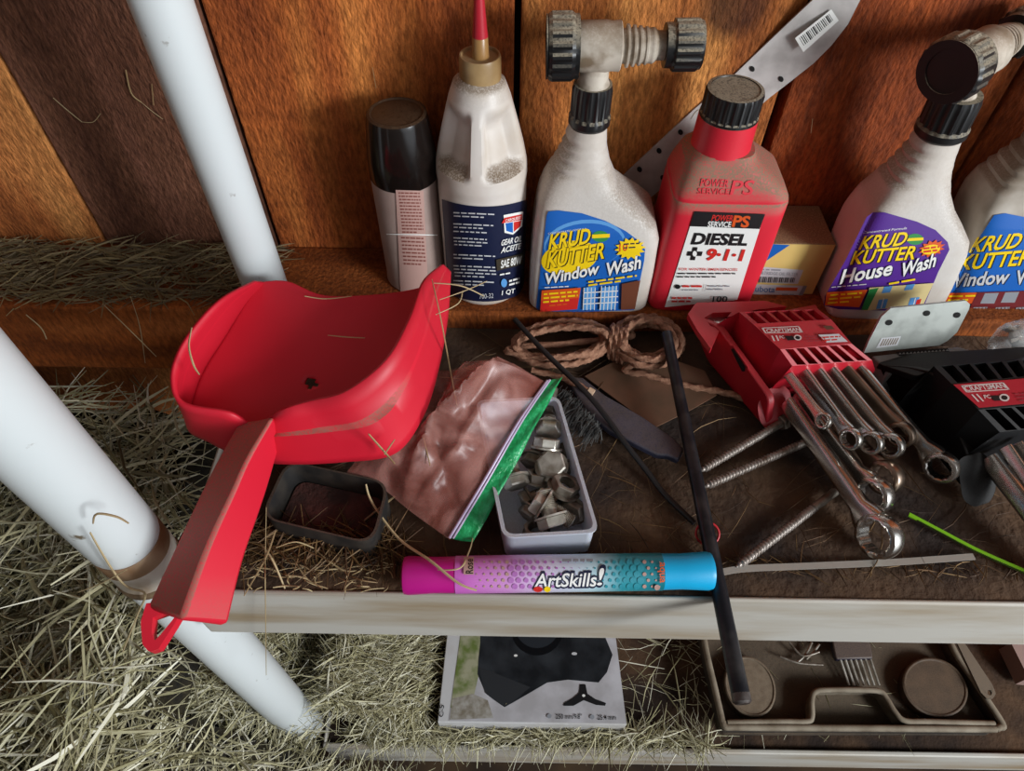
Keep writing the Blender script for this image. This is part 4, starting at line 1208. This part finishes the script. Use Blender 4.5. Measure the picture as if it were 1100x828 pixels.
# ================================================================== WRENCH RACKS
CHROME = mat('chrome_steel', 'd2cec8', .22, 1.0, col2='b4ada4', nscale=14, lo=.4, hi=.7)
CHROMED = mat('worn_chrome', 'b09a88', .30, 1.0, col2='7a6a5c', nscale=30, lo=.4, hi=.66)
RACKR = mat('red_rack_plastic', 'bd1a2c', .42, col2='ab1626', nscale=8, dust=.25, dcol='8a5a50')
RACKB = mat('black_rack_plastic', '0b0b0d', .6, spec=.25, dust=.25, dcol='4b4640')
def rack(name, Lp, Rp_, lab, m, cellm, base_z=.004, ncell=6):
    """Lp, Rp_: the left and right profiles, back to front, as (x, y, height)"""
    l = [at(*p) for p in Lp]; r = [at(*p) for p in Rp_]
    t = thing(name, Vector(((l[0].x+r[-1].x)/2, (l[0].y+r[-1].y)/2, base_z)), lab, 'wrench rack')
    bm = bmesh.new()
    cols = [0, .045]; 
    for k in range(ncell):
        a = .045+.91*k/ncell; cols += [a+.012, a+.91/ncell-.012]
    cols += [.955, 1.0]
    grid_ = []
    for i in range(len(l)):
        grid_.append([bm.verts.new(l[i].lerp(r[i], c)) for c in cols])
    bot = []
    for i in (0, len(l)-1):
        pass
    cells = []
    n = len(l)
    for i in range(n-1):
        for j in range(len(cols)-1):
            f = bm.faces.new((grid_[i][j], grid_[i][j+1], grid_[i+1][j+1], grid_[i+1][j]))
            if i in (1, 3) and j >= 2 and j % 2 == 0 and j < 2+2*ncell: cells.append(f)
    # left and right cheeks and the underside
    bl = []; brr = []
    for i in range(n):
        a = grid_[i][0].co.copy(); a.z = min(a.z, base_z); bl.append(bm.verts.new(a))
        b = grid_[i][-1].co.copy(); b.z = min(b.z, base_z); brr.append(bm.verts.new(b))
    for i in range(n-1):
        bm.faces.new((grid_[i][0], grid_[i+1][0], bl[i+1], bl[i])); bm.faces.new((grid_[i+1][-1], grid_[i][-1], brr[i], brr[i+1]))
        bm.faces.new((bl[i], bl[i+1], brr[i+1], brr[i]))
    bm.faces.new([bl[0], brr[0]]+list(reversed(grid_[0]))); bm.faces.new([brr[-1], bl[-1]]+grid_[-1])
    bmesh.ops.recalc_face_normals(bm, faces=bm.faces[:])
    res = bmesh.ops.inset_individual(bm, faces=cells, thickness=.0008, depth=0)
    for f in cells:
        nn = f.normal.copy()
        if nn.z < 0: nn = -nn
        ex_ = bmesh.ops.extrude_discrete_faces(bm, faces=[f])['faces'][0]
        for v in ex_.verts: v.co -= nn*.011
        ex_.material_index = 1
    me = bpy.data.meshes.new('rack_body')
    off = OFF[t]
    for v in bm.verts: v.co -= off
    bm.to_mesh(me); bm.free()
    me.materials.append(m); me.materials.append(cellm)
    o = bpy.data.objects.new('rack_body', me); COL.objects.link(o); o.parent = t; OFF[o] = off
    bv = o.modifiers.new('bevel', 'BEVEL'); bv.width = .0012; bv.segments = 2; bv.limit_method = 'ANGLE'
    return t, l, r
rt, rl, rr_ = rack('wrench_rack', [(770,348,.046),(794,335,.060),(809,348,.068),(838,375,.066),(851,393,.056),(830,416,.030),(826,428,.004)],
                   [(876,327,.046),(879,332,.060),(893,343,.068),(915,369,.066),(937,387,.056),(940,397,.044),(938,404,.004)],
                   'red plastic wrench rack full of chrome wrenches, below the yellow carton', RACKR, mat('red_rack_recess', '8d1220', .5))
# rear hanging flange with its window, and the round lobe below the mouth
mb = MB(); mb.ringprism([at(x, y, .044) for x, y in ((739,337),(748,325),(822,323),(845,329),(800,334),(786,346),(774,352),(764,375),(750,356))],
                        [at(x, y, .044) for x, y in ((757,341),(765,336),(786,335),(781,341),(776,346),(770,352),(763,350))], (0, 0, -.006), n=96)
mb.build('hanger_flange', RACKR, rt, smooth=30, bevel=.001)
mb = MB(); mb.prism(round_poly([at(740,338,.040), at(770,350,.046), at(826,428,.03), at(822,462,.002), at(808,440,.002), at(760,388,.002)], .006), (.006, .002, -.0005)); mb.build('cheek', RACKR, rt, smooth=30, bevel=.001)
mb = MB(); mb.prism(round_poly([at(x, y, .030-.028*(y-414)/52) for x, y in ((812,432),(829,414),(841,424),(840,452),(830,466),(817,456))], .01), (.008, .003, 0)); mb.build('mouth_lobe', RACKR, rt, smooth=30, bevel=.001)
mb = MB(); sl = [at(784,373,.032), at(788,372,.036), at(803,392,.027), at(800,400,.020)]; nn = (sl[1]-sl[0]).cross(sl[2]-sl[0]).normalized()
chk = [at(740,338,.040), at(826,428,.03), at(760,388,.002)]
cn = (chk[1]-chk[0]).cross(chk[2]-chk[0]).normalized()
if cn.x > 0: cn = -cn
D = Decal(s_plane(chk[0], cn), .0006); D.poly([(783,372),(787,371),(803,394),(803,401),(797,402),(785,384)], RACKR); D.poly([(785,375),(788,374),(801,394),(800,399),(797,399)], VOID); D.build('side_slot', rt)
def panel_surf(l, r):
    nrm = (r[2]-l[2]).cross(l[3]-l[2]).normalized()
    if nrm.z < 0: nrm = -nrm
    return s_plane(l[2], nrm)
D = Decal(panel_surf(rl, rr_), .0010)
SIL = paint('silver', 'c9b9b4')
def frame(D, a, b, c, d, m, w_=.12):
    L = lambda p, q, t: (p[0]+(q[0]-p[0])*t, p[1]+(q[1]-p[1])*t)
    D.quad(a, b, L(b, c, w_), L(a, d, w_), m, up=False); D.quad(L(d, a, w_), L(c, b, w_), c, d, m, up=False)
    D.quad(a, L(a, b, w_/3), L(d, c, w_/3), d, m, up=False); D.quad(L(b, a, w_/3), b, c, L(c, d, w_/3), m); 
frame(D, (818,352), (858,350), (863,357), (822,358), SIL)
D.text('CRAFTSMAN', (824,357), (860,355.5), (822.5,353.2), SIL, .03)
D.text('11', (831,366), (837,365.6), (828.5,360.5), SIL, .06); D.text('PC', (838,363.5), (843,363.2), (836.8,360.5), SIL, .03)
D.quad((843,361),(851,360.5),(855,365),(846,365.6), BLACK); D.ell(857, 362.5, 4.2, 3, SIL, .2); D.ell(857, 362.5, 2.6, 1.8, BLACK, .2)
D.quad((879,359.5),(901,358.5),(911,367),(888,368), LGREY); D.lines((884,363),(903,362), REDP, 2, (2.5,3), 1.4, 3)
D.text('12', (884,367), (888,366.8), (881.5,361.5), REDP, .04)
D.quad((884,350),(893,349.6),(897,353.5),(888,354), mat('print_umber', '5a3a2a', .5)); D.lines((864,362),(878,361.3), mat('print_dull_red', '8f3038', .5), 3, (1.8,2.4), 1, 2)
D.build('label', rt)

def wrench(ring, start, R, lab, group=None, m=CHROME, nrm=(-.88, -.44, .36), hole=.66, thick=.80):
    c = at(*ring); s_ = at(*start); d = (c-s_).normalized(); L = (c-s_).length
    nv = Vector(nrm); nv = (nv-d*nv.dot(d)).normalized(); wv = d.cross(nv)
    t = thing('combination_wrench', c, lab, 'wrench', group)
    # box end: a thick ring with a twelve-pointed hole and softened edges
    mb = MB(); K = 72; h = R*thick/2; rings = []
    off = nv*(R*.12)
    for (ro, hh, inner) in ((hole*1.10, h, 1), (.84, h, 0), (.95, h*.82, 0), (1, h*.45, 0), (1, -h*.45, 0), (.95, -h*.82, 0), (.84, -h, 0), (hole*1.10, -h, 1), (hole, -h*.85, 1), (hole, h*.85, 1), (hole*1.10, h, 1)):
        ring_ = []
        for k in range(K):
            a = 2*math.pi*k/K; q = R*ro
            if inner: q = R*ro*(1+.032*math.cos(12*a))
            ring_.append(c+off+(d*math.cos(a)+wv*math.sin(a))*q+nv*hh)
        rings.append(ring_)
    mb.loft(rings, False); mb.build('box_end', m, t, smooth=35)
    # shank: an oval bar that widens into the ring
    mb = MB(); rings = []
    for u, wd, tk in ((0, .60, .27), (.5, .56, .27), (.76, .56, .28), (.88, .62, .32), (.96, .72, .36), (1.0, .78, .36)):
        p = s_.lerp(c-d*R*.72, u); wd *= 1 if R < .012 or u > .9 else .72; rings.append([p+wv*(R*wd*sgp(math.cos(a), .42))+nv*(R*tk*sgp(math.sin(a), .42)) for a in [2*math.pi*k/24 for k in range(24)]])
    mb.loft(rings); sh = mb.build('shank', m, t, smooth=35)
    return t, c, s_, d, nv, wv
wrench((885,452,.044), (846,401,.045), .0066, 'smallest wrench in the red rack, its ring end stopping first', nrm=(-.6,-.55,.5))
wrench((915,471,.036), (862,398,.046), .0088, 'second wrench from the left in the upper row of the red rack')
wrench((937,475,.034), (876,396,.046), .0092, 'third wrench from the left in the upper row of the red rack')
wrench((958,478,.034), (889,394,.046), .0100, 'fourth wrench from the left in the upper row of the red rack')
wrench((968,466,.030), (903,393,.046), .0108, 'fifth wrench of the upper row, brownish, with a red reflection on its ring', m=CHROMED)
wrench((1012,501,.024), (918,391,.046), .0125, 'rightmost wrench of the red rack, its ring lying beside the black rack')
wrench((946,575,.0178), (846,432,.024), .0165, 'largest wrench, its thick shank and ring reaching farthest toward the viewer', hole=.70)
wrench((940,531,.0165), (856,424,.022), .0145, 'second largest wrench of the red rack, ring just behind the largest ring', hole=.68)
wrench((952,512,.0150), (876,420,.018), .0138, 'lower row wrench whose ring shows between the upper rings and the big ones', m=CHROMED)
mb = MB(); c = at(774,342,.038)
mb.ringprism([c+Vector((.009*math.cos(a), .008*math.sin(a), .002*math.sin(a))) for a in np.linspace(.5, 5.8, 24)]+[c+Vector((.0055*math.cos(a), .0045*math.sin(a), 0)) for a in np.linspace(5.6, .7, 20)],
             [c+Vector((.0068*math.cos(a), .006*math.sin(a), .002*math.sin(a))) for a in np.linspace(.6, 5.7, 24)]+[c+Vector((.0062*math.cos(a), .0054*math.sin(a), 0)) for a in np.linspace(5.6, .7, 20)], (0, 0, -.002))
mb = MB(); mb.prism([c+Vector((.010*math.cos(a), .008*math.sin(a), 0)) for a in np.linspace(0, 6.28, 25)[:-1]], (0, 0, -.003))
tag(mb.build('wrench_jaw', CHROME, smooth=30, bevel=.001), 'silver wrench head showing through the window at the back of the red rack', 'wrench')

# --- black rack at the right edge
bt, bl_, br_ = rack('wrench_rack', [(972,425,.036),(1003,393,.056),(1022,412,.068),(1051,440,.066),(1074,464,.056),(1040,487,.028),(1034,500,.004)],
                    [(1112,378,.046),(1118,385,.060),(1128,402,.068),(1156,430,.066),(1182,452,.056),(1184,464,.044),(1180,472,.004)],
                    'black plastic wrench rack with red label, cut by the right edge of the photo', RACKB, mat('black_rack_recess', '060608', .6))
mb = MB(); mb.prism(round_poly([at(943,392,.036), at(975,394,.044), at(1003,400,.054), at(1040,490,.028), at(1034,525,.002), at(1000,482,.002), at(962,432,.002)], .006), (.007, .002, -.0005)); mb.build('cheek', RACKB, bt, smooth=30, bevel=.001)
mb = MB(); mb.prism(round_poly([at(942,390,.034), at(975,380,.040), at(1110,372,.044), at(1112,384,.05), at(1006,396,.05), at(985,404,.05)], .004), (0, 0, -.006)); mb.build('hanger_flange', RACKB, bt, smooth=30, bevel=.001)
mb = MB(); mb.prism(round_poly([at(x, y, .030-.028*(y-487)/60) for x, y in ((1028,494),(1042,487),(1057,500),(1060,530),(1050,547),(1034,538))], .01), (.009, .003, 0)); mb.build('mouth_lobe', RACKB, bt, smooth=30, bevel=.001)
D = Decal(panel_surf(bl_, br_), .0010)
D.quad((1024,413),(1127,404),(1152,429),(1052,438), mat('print_label_red', 'a51d2c', .45))
frame(D, (1032,414), (1078,410.5), (1085,418.5), (1038,421.5), SIL)
D.text('CRAFTSMAN', (1038,420), (1081,416.5), (1034.5,414.6), SIL, .03)
D.text('11', (1050,431), (1057,430.5), (1043,423.5), SIL, .06); D.text('PC', (1058,428), (1065,427.5), (1056,424), SIL, .03)
D.quad((1064,425),(1072,424.5),(1077,430),(1068,430.5), BLACK); D.ell(1079, 427, 5.5, 4, SIL, .2); D.ell(1079, 427, 3.5, 2.4, BLACK, .2); D.lines((1090,424),(1110,422.5), mat('print_dull_red', '8f3038', .5), 3, (2.4,3.4), 1.2, 2)
D.build('label', bt)
wrench((1152,610,.0178), (1062,492,.026), .0165, 'largest wrench of the black rack, running off the corner of the photo', hole=.7)
wrench((1124,545,.036), (1080,480,.044), .0080, 'leftmost upper wrench of the black rack, cut by the photo edge')
wrench((1142,548,.034), (1091,477,.044), .0090, 'second upper wrench of the black rack, only its shank inside the photo')

# --- steel plate with holes, leaning back on the bottles
t = thing('steel_plate', at(965, 372, .034), 'pale steel plate with three holes leaning behind the two wrench racks', 'plate')
PB = [at(928,378,.036), at(1010,370,.036), at(1000,327,.074)]; pn = (PB[1]-PB[0]).cross(PB[2]-PB[0]).normalized(); pn = pn if pn.z > 0 else -pn
sp_ = s_plane(PB[0], pn)
outl = [(928,379),(934,365),(947,340),(957,331),(1038,323),(1042,327),(1041,332),(1028,357),(1018,366),(1009,371)]
PLT = mat('pale_steel', 'a8aca6', .45, .3, col2='868a84', nscale=40, lo=.42, hi=.66)
mb = MB(); mb.prism([sp_(x, y, 0) for x, y in outl], pn*-.0022); mb.build('plate', PLT, t, smooth=0)
for (x, y) in ((955,346.5),(995.5,336.5),(1028,338.5)):
    D = Decal(sp_, .0004); D.ell(x, y, 4.0, 2.9, VOID, -.3); D.build('hole', t)
D = Decal(sp_, .0004); D.poly([(947,363),(968,361),(964,371),(941,374)], LGREY); 
for i in range(7): D.quad((949+i*2.6,364-i*.2),(950.2+i*2.6,364-i*.2),(946.5+i*2.6,371.5-i*.3),(945+i*2.6,371.7-i*.3), mat('print_tan', '7b6b58', .6), up=False)
D.build('sticker', t)
# --- grey case under it
t = thing('tool_case', at(1000, 385, .004), 'flat grey plastic case with a toothed slot, under the steel plate', 'case')
GC = mat('grey_case_plastic', '8b8e8f', .5, col2='707375', nscale=20, dust=.4, dcol='7a6f62')
co_ = [at(x, y, .033) for x, y in ((937,382),(1030,372),(1066,383),(1058,392),(1000,391),(955,402))]
mb = MB(); mb.prism(co_, (0, 0, -.028)); mb.build('case_body', GC, t, bevel=.0015, smooth=0)
D = Decal(s_plane((0, 0, .033), (0, 0, 1)), .0004); D.poly([(962,378),(1018,374),(1020,377.5),(966,382)], VOID)
for i in range(14): D.poly([(965+i*3.9,380.6-i*.28),(967+i*3.9,378.6-i*.28),(968.6+i*3.9,380.4-i*.28)], GC, up=False)
D.build('slot', t)
# --- clear bag of fittings at the right edge
t = thing('fittings_bag', at(1095, 370, .004), 'clear bag of silver fittings at the right edge behind the black rack', 'bag')
CB = mat('clear_film', 'b9bcbc', .18, alpha=.30, spec=.8)
tp = cz([(1072,352,.045),(1090,345,.05),(1130,343,.05)]); rg_ = cz([(1130,343,.05),(1140,360,.05),(1140,382,.03)]); bt_ = cz([(1060,368,.035),(1085,380,.036),(1140,382,.03)]); lf = cz([(1072,352,.045),(1066,360,.042),(1060,368,.035)])
G = coons(tp, rg_, bt_, lf, 20, 16); mb = MB()
v1 = [G[j][i]+Vector((0, 0, .012*math.sin(math.pi*i/20)*math.sin(math.pi*j/16)+.005*nz.noise(Vector((i*.4, j*.4, 3))))) for j in range(17) for i in range(21)]
v2 = [G[j][i]-Vector((0, 0, .030*math.sin(math.pi*i/20)*math.sin(math.pi*j/16))) for j in range(17) for i in range(21)]
fs = [(j*21+i, j*21+i+1, (j+1)*21+i+1, (j+1)*21+i) for j in range(16) for i in range(20)]
mb.add(v1, fs); mb.add(v2, fs); mb.build('bag_film', CB, t, smooth=80, fix=False)
for k, (x, y, lab) in enumerate(((1086,363,'silver bolt at the left of the clear fittings bag'), (1095,371,'silver bolt nearest the black rack in the clear fittings bag'), (1104,362,'silver bolt at the right of the clear fittings bag'))):
    c = at(x, y, .040); d = Vector((math.cos(k*1.3), math.sin(k*1.3), .1)).normalized()
    t2 = thing('hex_bolt', c, lab, 'bolt', 'bolts in the clear bag')
    mb = MB(); mb.lathe([(.004, 0), (.0062, .001), (.0062, .005)], c, d, 6); mb.build('bolt_head', STEEL, t2, smooth=20)
    mb = MB(); mb.lathe([(.0034, .005), (.0034, .020), (.0025, .0205)], c, d, 16); mb.build('shank', STEEL, t2, smooth=30)

# ================================================================== LOWER SHELF
ZB = LOW+.045
t = thing('cutter_box', at(570, 740, ZB)-Vector((0, 0, .045)), 'white printed cardboard box with a black trimmer guard picture on the lower shelf', 'box')
cb = [at(x, y, ZB) for x, y in ((470,775.5),(673,778.5),(651,600),(489,600))]
CARD = mat('white_card', 'c9c8c8', .6, col2='b4b0aa', nscale=12, lo=.45, hi=.75)
mb = MB(); mb.prism(cb, (0, 0, -.045)); mb.build('carton', CARD, t, smooth=0, bevel=.001)
D = Decal(s_plane((0, 0, ZB), (0, 0, 1)), .0004)
PHOTO = mat('print_concrete', 'a9a6a8', .5, col2='c4c2c6', nscale=30); GRASS = mat('print_grass', '66763a', .5, col2='a3a185', nscale=50, lo=.4, hi=.6); GRAV = mat('print_gravel', 'a8a49c', .5, col2='7d7464', nscale=120)
D.poly([(501,600),(651,600),(673,777),(482,774),(495,680)], PHOTO)
D.poly([(499,640),(516,640),(518,700),(514,726),(508,752),(496,760),(484,760),(495,680)], GRASS); D.poly([(486,750),(508,745),(524,752),(530,771),(483,773)], GRAV)
GU = mat('print_guard', '1b1d20', .3, col2='33363a', nscale=30)
D.poly([(516,640),(516,690),(514,708),(513,724),(522,745),(531,752),(542,759.5),(552,754),(588,733),(610,730),(643,733),(652,722),(658,703),(650,684),(644,640)], GU)
D.ell(577, 676, 28, 28, mat('print_guard_dark', '0f1114', .3)); D.ell(577, 672, 24, 24, mat('print_guard_mid', '2a2e33', .3))
D.poly([(514,716),(530,722),(570,738),(543,759),(531,752),(521,744)], mat('print_guard_grey', '2e3033', .4)); D.ell(554, 704, 2, 1.3, WHITE); D.ell(617, 702, 3, 1.6, LGREY)
D.poly([(623,735),(629,735),(631,745),(640,751),(651,755),(650,758),(640,757),(627,752),(616,758),(605,758),(606,755),(615,750),(622,744)], BLACK); D.ell(627, 747, 1.6, 1.5, WHITE)
D.text('250 mm/9.8"', (597,772), (625,772), (597,766.5), BLACK, .01); D.text('25.4 mm', (642,773), (662,773), (642,767.5), BLACK, .01)
D.ell(590, 769, 2.5, 2.5, GREY); D.ell(636, 770, 2.5, 2.5, GREY)
D.text('C-5', (476,770), (477,757), (471,770), BLACK, .03)
D.build('printing', t)

# --- moulded tray of hand tools
ZT = LOW+.040
t = thing('moulded_tray', at(915, 740, ZT)-Vector((0, 0, .040)), 'dusty grey moulded tool tray on the lower shelf at the right', 'tray')
TRM = mat('dusty_tray_plastic', '4c4135', .75, col2='2f271f', nscale=14, lo=.35, hi=.65, dust=.55, dcol='6b5a46', bump=.3)
TRR = mat('dusty_tray_rim', '8a8070', .7, col2='5f5344', nscale=40, dust=.4, dcol='94846c')
tz = lambda pts, z=ZT: [at(x, y, z) for x, y in pts]
outer = [(777,781),(775,776),(757,690),(748,620),(1000,620),(1021,690),(1076,775),(1076,781),(1072,784),(784,784)]
mb = MB(); mb.prism([p-Vector((0, 0, .024)) for p in tz(outer)], (0, 0, -.006)); mb.build('tray_floor', TRM, t, smooth=0)
rim = catmull(tz([(748,620),(757,690),(768,740),(776,775)]), 6)+round_poly(tz([(776,776),(779,781),(1072,783)]), .004)[1:-1]+catmull(tz([(1074,781),(1076,776),(1050,736),(1021,690),(1000,620)]), 6)
mb = MB(); mb.tube(rim, .0042, 10); mb.build('rim', TRR, t, smooth=60)
mb = MB(); n_ = len(rim); mb.loft([rim, [p-Vector((0, 0, .028)) for p in rim]], False, closed=False); mb.build('tray_wall', TRM, t, smooth=40, solid=.002)
hand = catmull(tz([(781,776),(840,775),(866,775),(872,770),(872,752),(876,743),(890,741),(930,741),(946,743),(953,751),(961,764),(972,774),(1000,775),(1068,777)]), 5)
mb = MB(); mb.tube(hand, .0036, 10); mb.loft([hand, [p-Vector((0, 0, .026)) for p in hand]], False, closed=False); mb.build('handle_rim', TRR, t, smooth=60)
def disc(cx, cy, rx, ry, rot, lab, col):
    pts = []
    for k in range(40):
        a = 2*math.pi*k/40; x = rx*math.cos(a); y = ry*math.sin(a); pts.append(at(cx+x*math.cos(rot)-y*math.sin(rot), cy+x*math.sin(rot)+y*math.cos(rot), ZT-.006))
    c = sum(pts, Vector())/40
    t = thing('round_tin', c-Vector((0, 0, .017)), lab, 'tin')
    S_ = lambda k, dz: [c+(p-c)*k+Vector((0, 0, dz)) for p in pts]
    mb = MB(); mb.loft([S_(.96, -.016), S_(.98, -.003), S_(.97, -.001), S_(.93, 0), S_(.90, 0), S_(.87, -.0012), S_(.5, -.0012)]); mb.build('lid', col, t, smooth=30)
disc(806, 737, 27, 35, -.42, 'dusty oval tin at the left of the moulded tray, under the steel rod end', mat('dusty_tin', '6f6353', .6, .1, col2='4e4235', nscale=120, dust=.5))
disc(1005, 738, 38, 31, .55, 'dark brown oval tin at the right of the moulded tray', mat('brown_tin', '4d3a2a', .55, .1, col2='36281d', nscale=60, dust=.25))
t = thing('paint_comb', at(915, 715, ZT-.012), 'dark purple-handled comb with steel tines in the moulded tray', 'comb')
mb = MB(); mb.prism(tz([(886,650),(926,650),(937,700),(938,707),(899,708),(897,704)], ZT-.002), (0, 0, -.01)); mb.build('handle', mat('purple_black_handle', '241f2e', .45, dust=.4), t, bevel=.002, smooth=30)
for k in range(7):
    mb = MB(); mb.tube([at(902+k*5.4, 706, ZT-.006), at(912+k*5.4, 736, ZT-.014)], .0017, 8); mb.build('tine', STEEL, t, smooth=60)
t = thing('hook_tools', at(865, 715, ZT-.018), 'tangle of small rusty hooked wires between the tins of the moulded tray', 'hooks')
for k, (a, b, c_) in enumerate((((848,690),(862,704),(880,700)), ((838,705),(858,712),(884,714)), ((872,690),(866,702),(856,712)), ((880,692),(874,700),(866,708)))):
    mb = MB(); mb.tube(catmull(tz([a, b, c_], ZT-.012-.001*k), 8), .0016, 8); mb.build('hook', STEELD if k < 2 else STEEL, t, smooth=60)
mb = MB(); A = tz([(1028,690),(1036,690),(1066,735),(1070,745),(1066,751),(1060,750),(1054,744)], ZT+.006)
mb.ringprism(A, tz([(1061,741),(1064,741),(1066,745),(1064,747),(1061,746)], ZT+.006), (0, 0, -.003), n=60)
tag(mb.build('flat_bar', mat('grey_bar', '6c655b', .5, .4, dust=.5), smooth=0, bevel=.0006), 'flat steel bar with a round end hole on the right rim of the moulded tray', 'bar')
t = thing('carton', at(1100, 700, LOW), 'pale pinkish carton corner at the right edge of the lower shelf', 'box')
mb = MB(); mb.prism(tz([(1086,690),(1140,690),(1170,735),(1105,728)], LOW+.03), (0, 0, -.030)); mb.build('carton_body', mat('pink_card', '9a7f76', .8), t, smooth=0)

# ================================================================== STRAY STEMS
WISP = hay_mat('stray_stems', ['8a704c', 'a8926a', 'bda981', '7c6040'])
mb = MB()
def stem(pts, r):
    P = catmull(pts, 6); n_ = len(P); mb.tube(P, [r*.75*(.5+.5*math.sin(math.pi*(.1+.8*k/n_))) for k in range(n_)], 5)
Z3 = lambda *a: [at(*q) for q in a]
Y3 = lambda Y, *a: [aty(x, y, Y) for x, y in a]
stem(Z3((393,520,.034),(400,540,.026),(428,578,.022),(462,602,.032),(492,626,.030),(512,634,.026)), .0013)
stem(Z3((470,612,.030),(494,610,.031),(504,592,.020),(508,578,.016)), .0008)
stem(Z3((424,533,.02),(405,548,.012),(390,560,.01)), .0013)
stem(Z3((206,352,.134),(203,372,.132),(208,392,.125),(214,402,.112)), .0009)
stem(Z3((464,300,.131),(474,345,.118),(485,405,.06),(491,436,.05)), .0007)
stem(Z3((466,304,.131),(495,307,.13),(520,318,.12)), .0007); stem(Z3((472,322,.12),(500,312,.12),(523,302,.11)), .0006); stem(Z3((468,338,.121),(492,326,.12),(497,312,.12)), .0006)
stem(Z3((396,466,.10),(412,484,.075),(424,498,.070)), .0010); stem(Z3((424,472,.085),(413,488,.075)), .0007)
stem(Z3((455,470,.06),(462,500,.05)), .0006); stem(Z3((327,318,.112),(350,321,.102),(378,318,.102)), .0006); stem(Z3((352,360,.092),(372,362,.09),(392,363,.09)), .0006)
stem(Z3((286,545,.034),(285,600,.02),(285,640,.012),(286,725,-.16)), .0005)
stem(Z3((276,580,.01),(292,600,.016),(306,632,.004)), .0012); stem(Z3((262,640,.01),(285,600,.02),(296,570,.03)), .0008); stem(Z3((322,575,.012),(350,600,.01),(368,612,.008)), .0007)
stem(Z3((310,590,.008),(330,622,.006),(352,632,.004)), .0008); stem(Z3((297,588,.02),(318,582,.022),(340,590,.012)), .0006)
stem(Y3(.5312, (57,105), (72,118), (88,131)), .0007); stem(Y3(.5312, (88,131), (100,131), (108,122)), .0004)
stem(Y3(.5312, (135,75), (141,100), (152,110)), .0008); stem(Y3(.5312, (152,110), (164,120), (175,128)), .0004); stem(Y3(.5312, (163,90), (165,113)), .0005)
stem(Y3(.5312, (400,72), (404,95)), .0004); stem(Y3(.5312, (873,127), (871,143)), .0004); stem(Y3(.5312, (742,128), (750,118), (760,122)), .0003)
stem(Y3(.4424, (110,326), (140,355), (168,383)), .0007); stem(Y3(.4424, (140,318), (150,350), (156,390)), .0005); stem(Y3(.4424, (28,338), (44,352), (50,364)), .0008)
stem(Y3(.185, (100,562), (104,552), (125,555), (138,562)), .0010); stem(Y3(.182, (97,572), (112,598), (128,622), (140,632), (156,638), (148,660), (132,700)), .0011)
stem(Y3(.178, (84,636), (110,626), (136,612)), .0006)
for k in range(60):
    a = rng.uniform(0, 6.28); x = rng.uniform(255, 420); y = 598+rng.uniform(0, 36); l = rng.uniform(6, 20)
    stem(Z3((x-l*math.cos(a), y-l*.4*math.sin(a), .003+rng.uniform(0,.006)), (x, y, .006+rng.uniform(0,.004)), (x+l*math.cos(a+.4), y+l*.4*math.sin(a+.4), .003+rng.uniform(0,.006))), rng.uniform(.0003, .0008))
o = mb.build('stray_hay', WISP, smooth=0, fix=False)
tag(o, 'single stray hay stems caught on the dustpan, marker, planks and post', 'hay', kind='stuff')
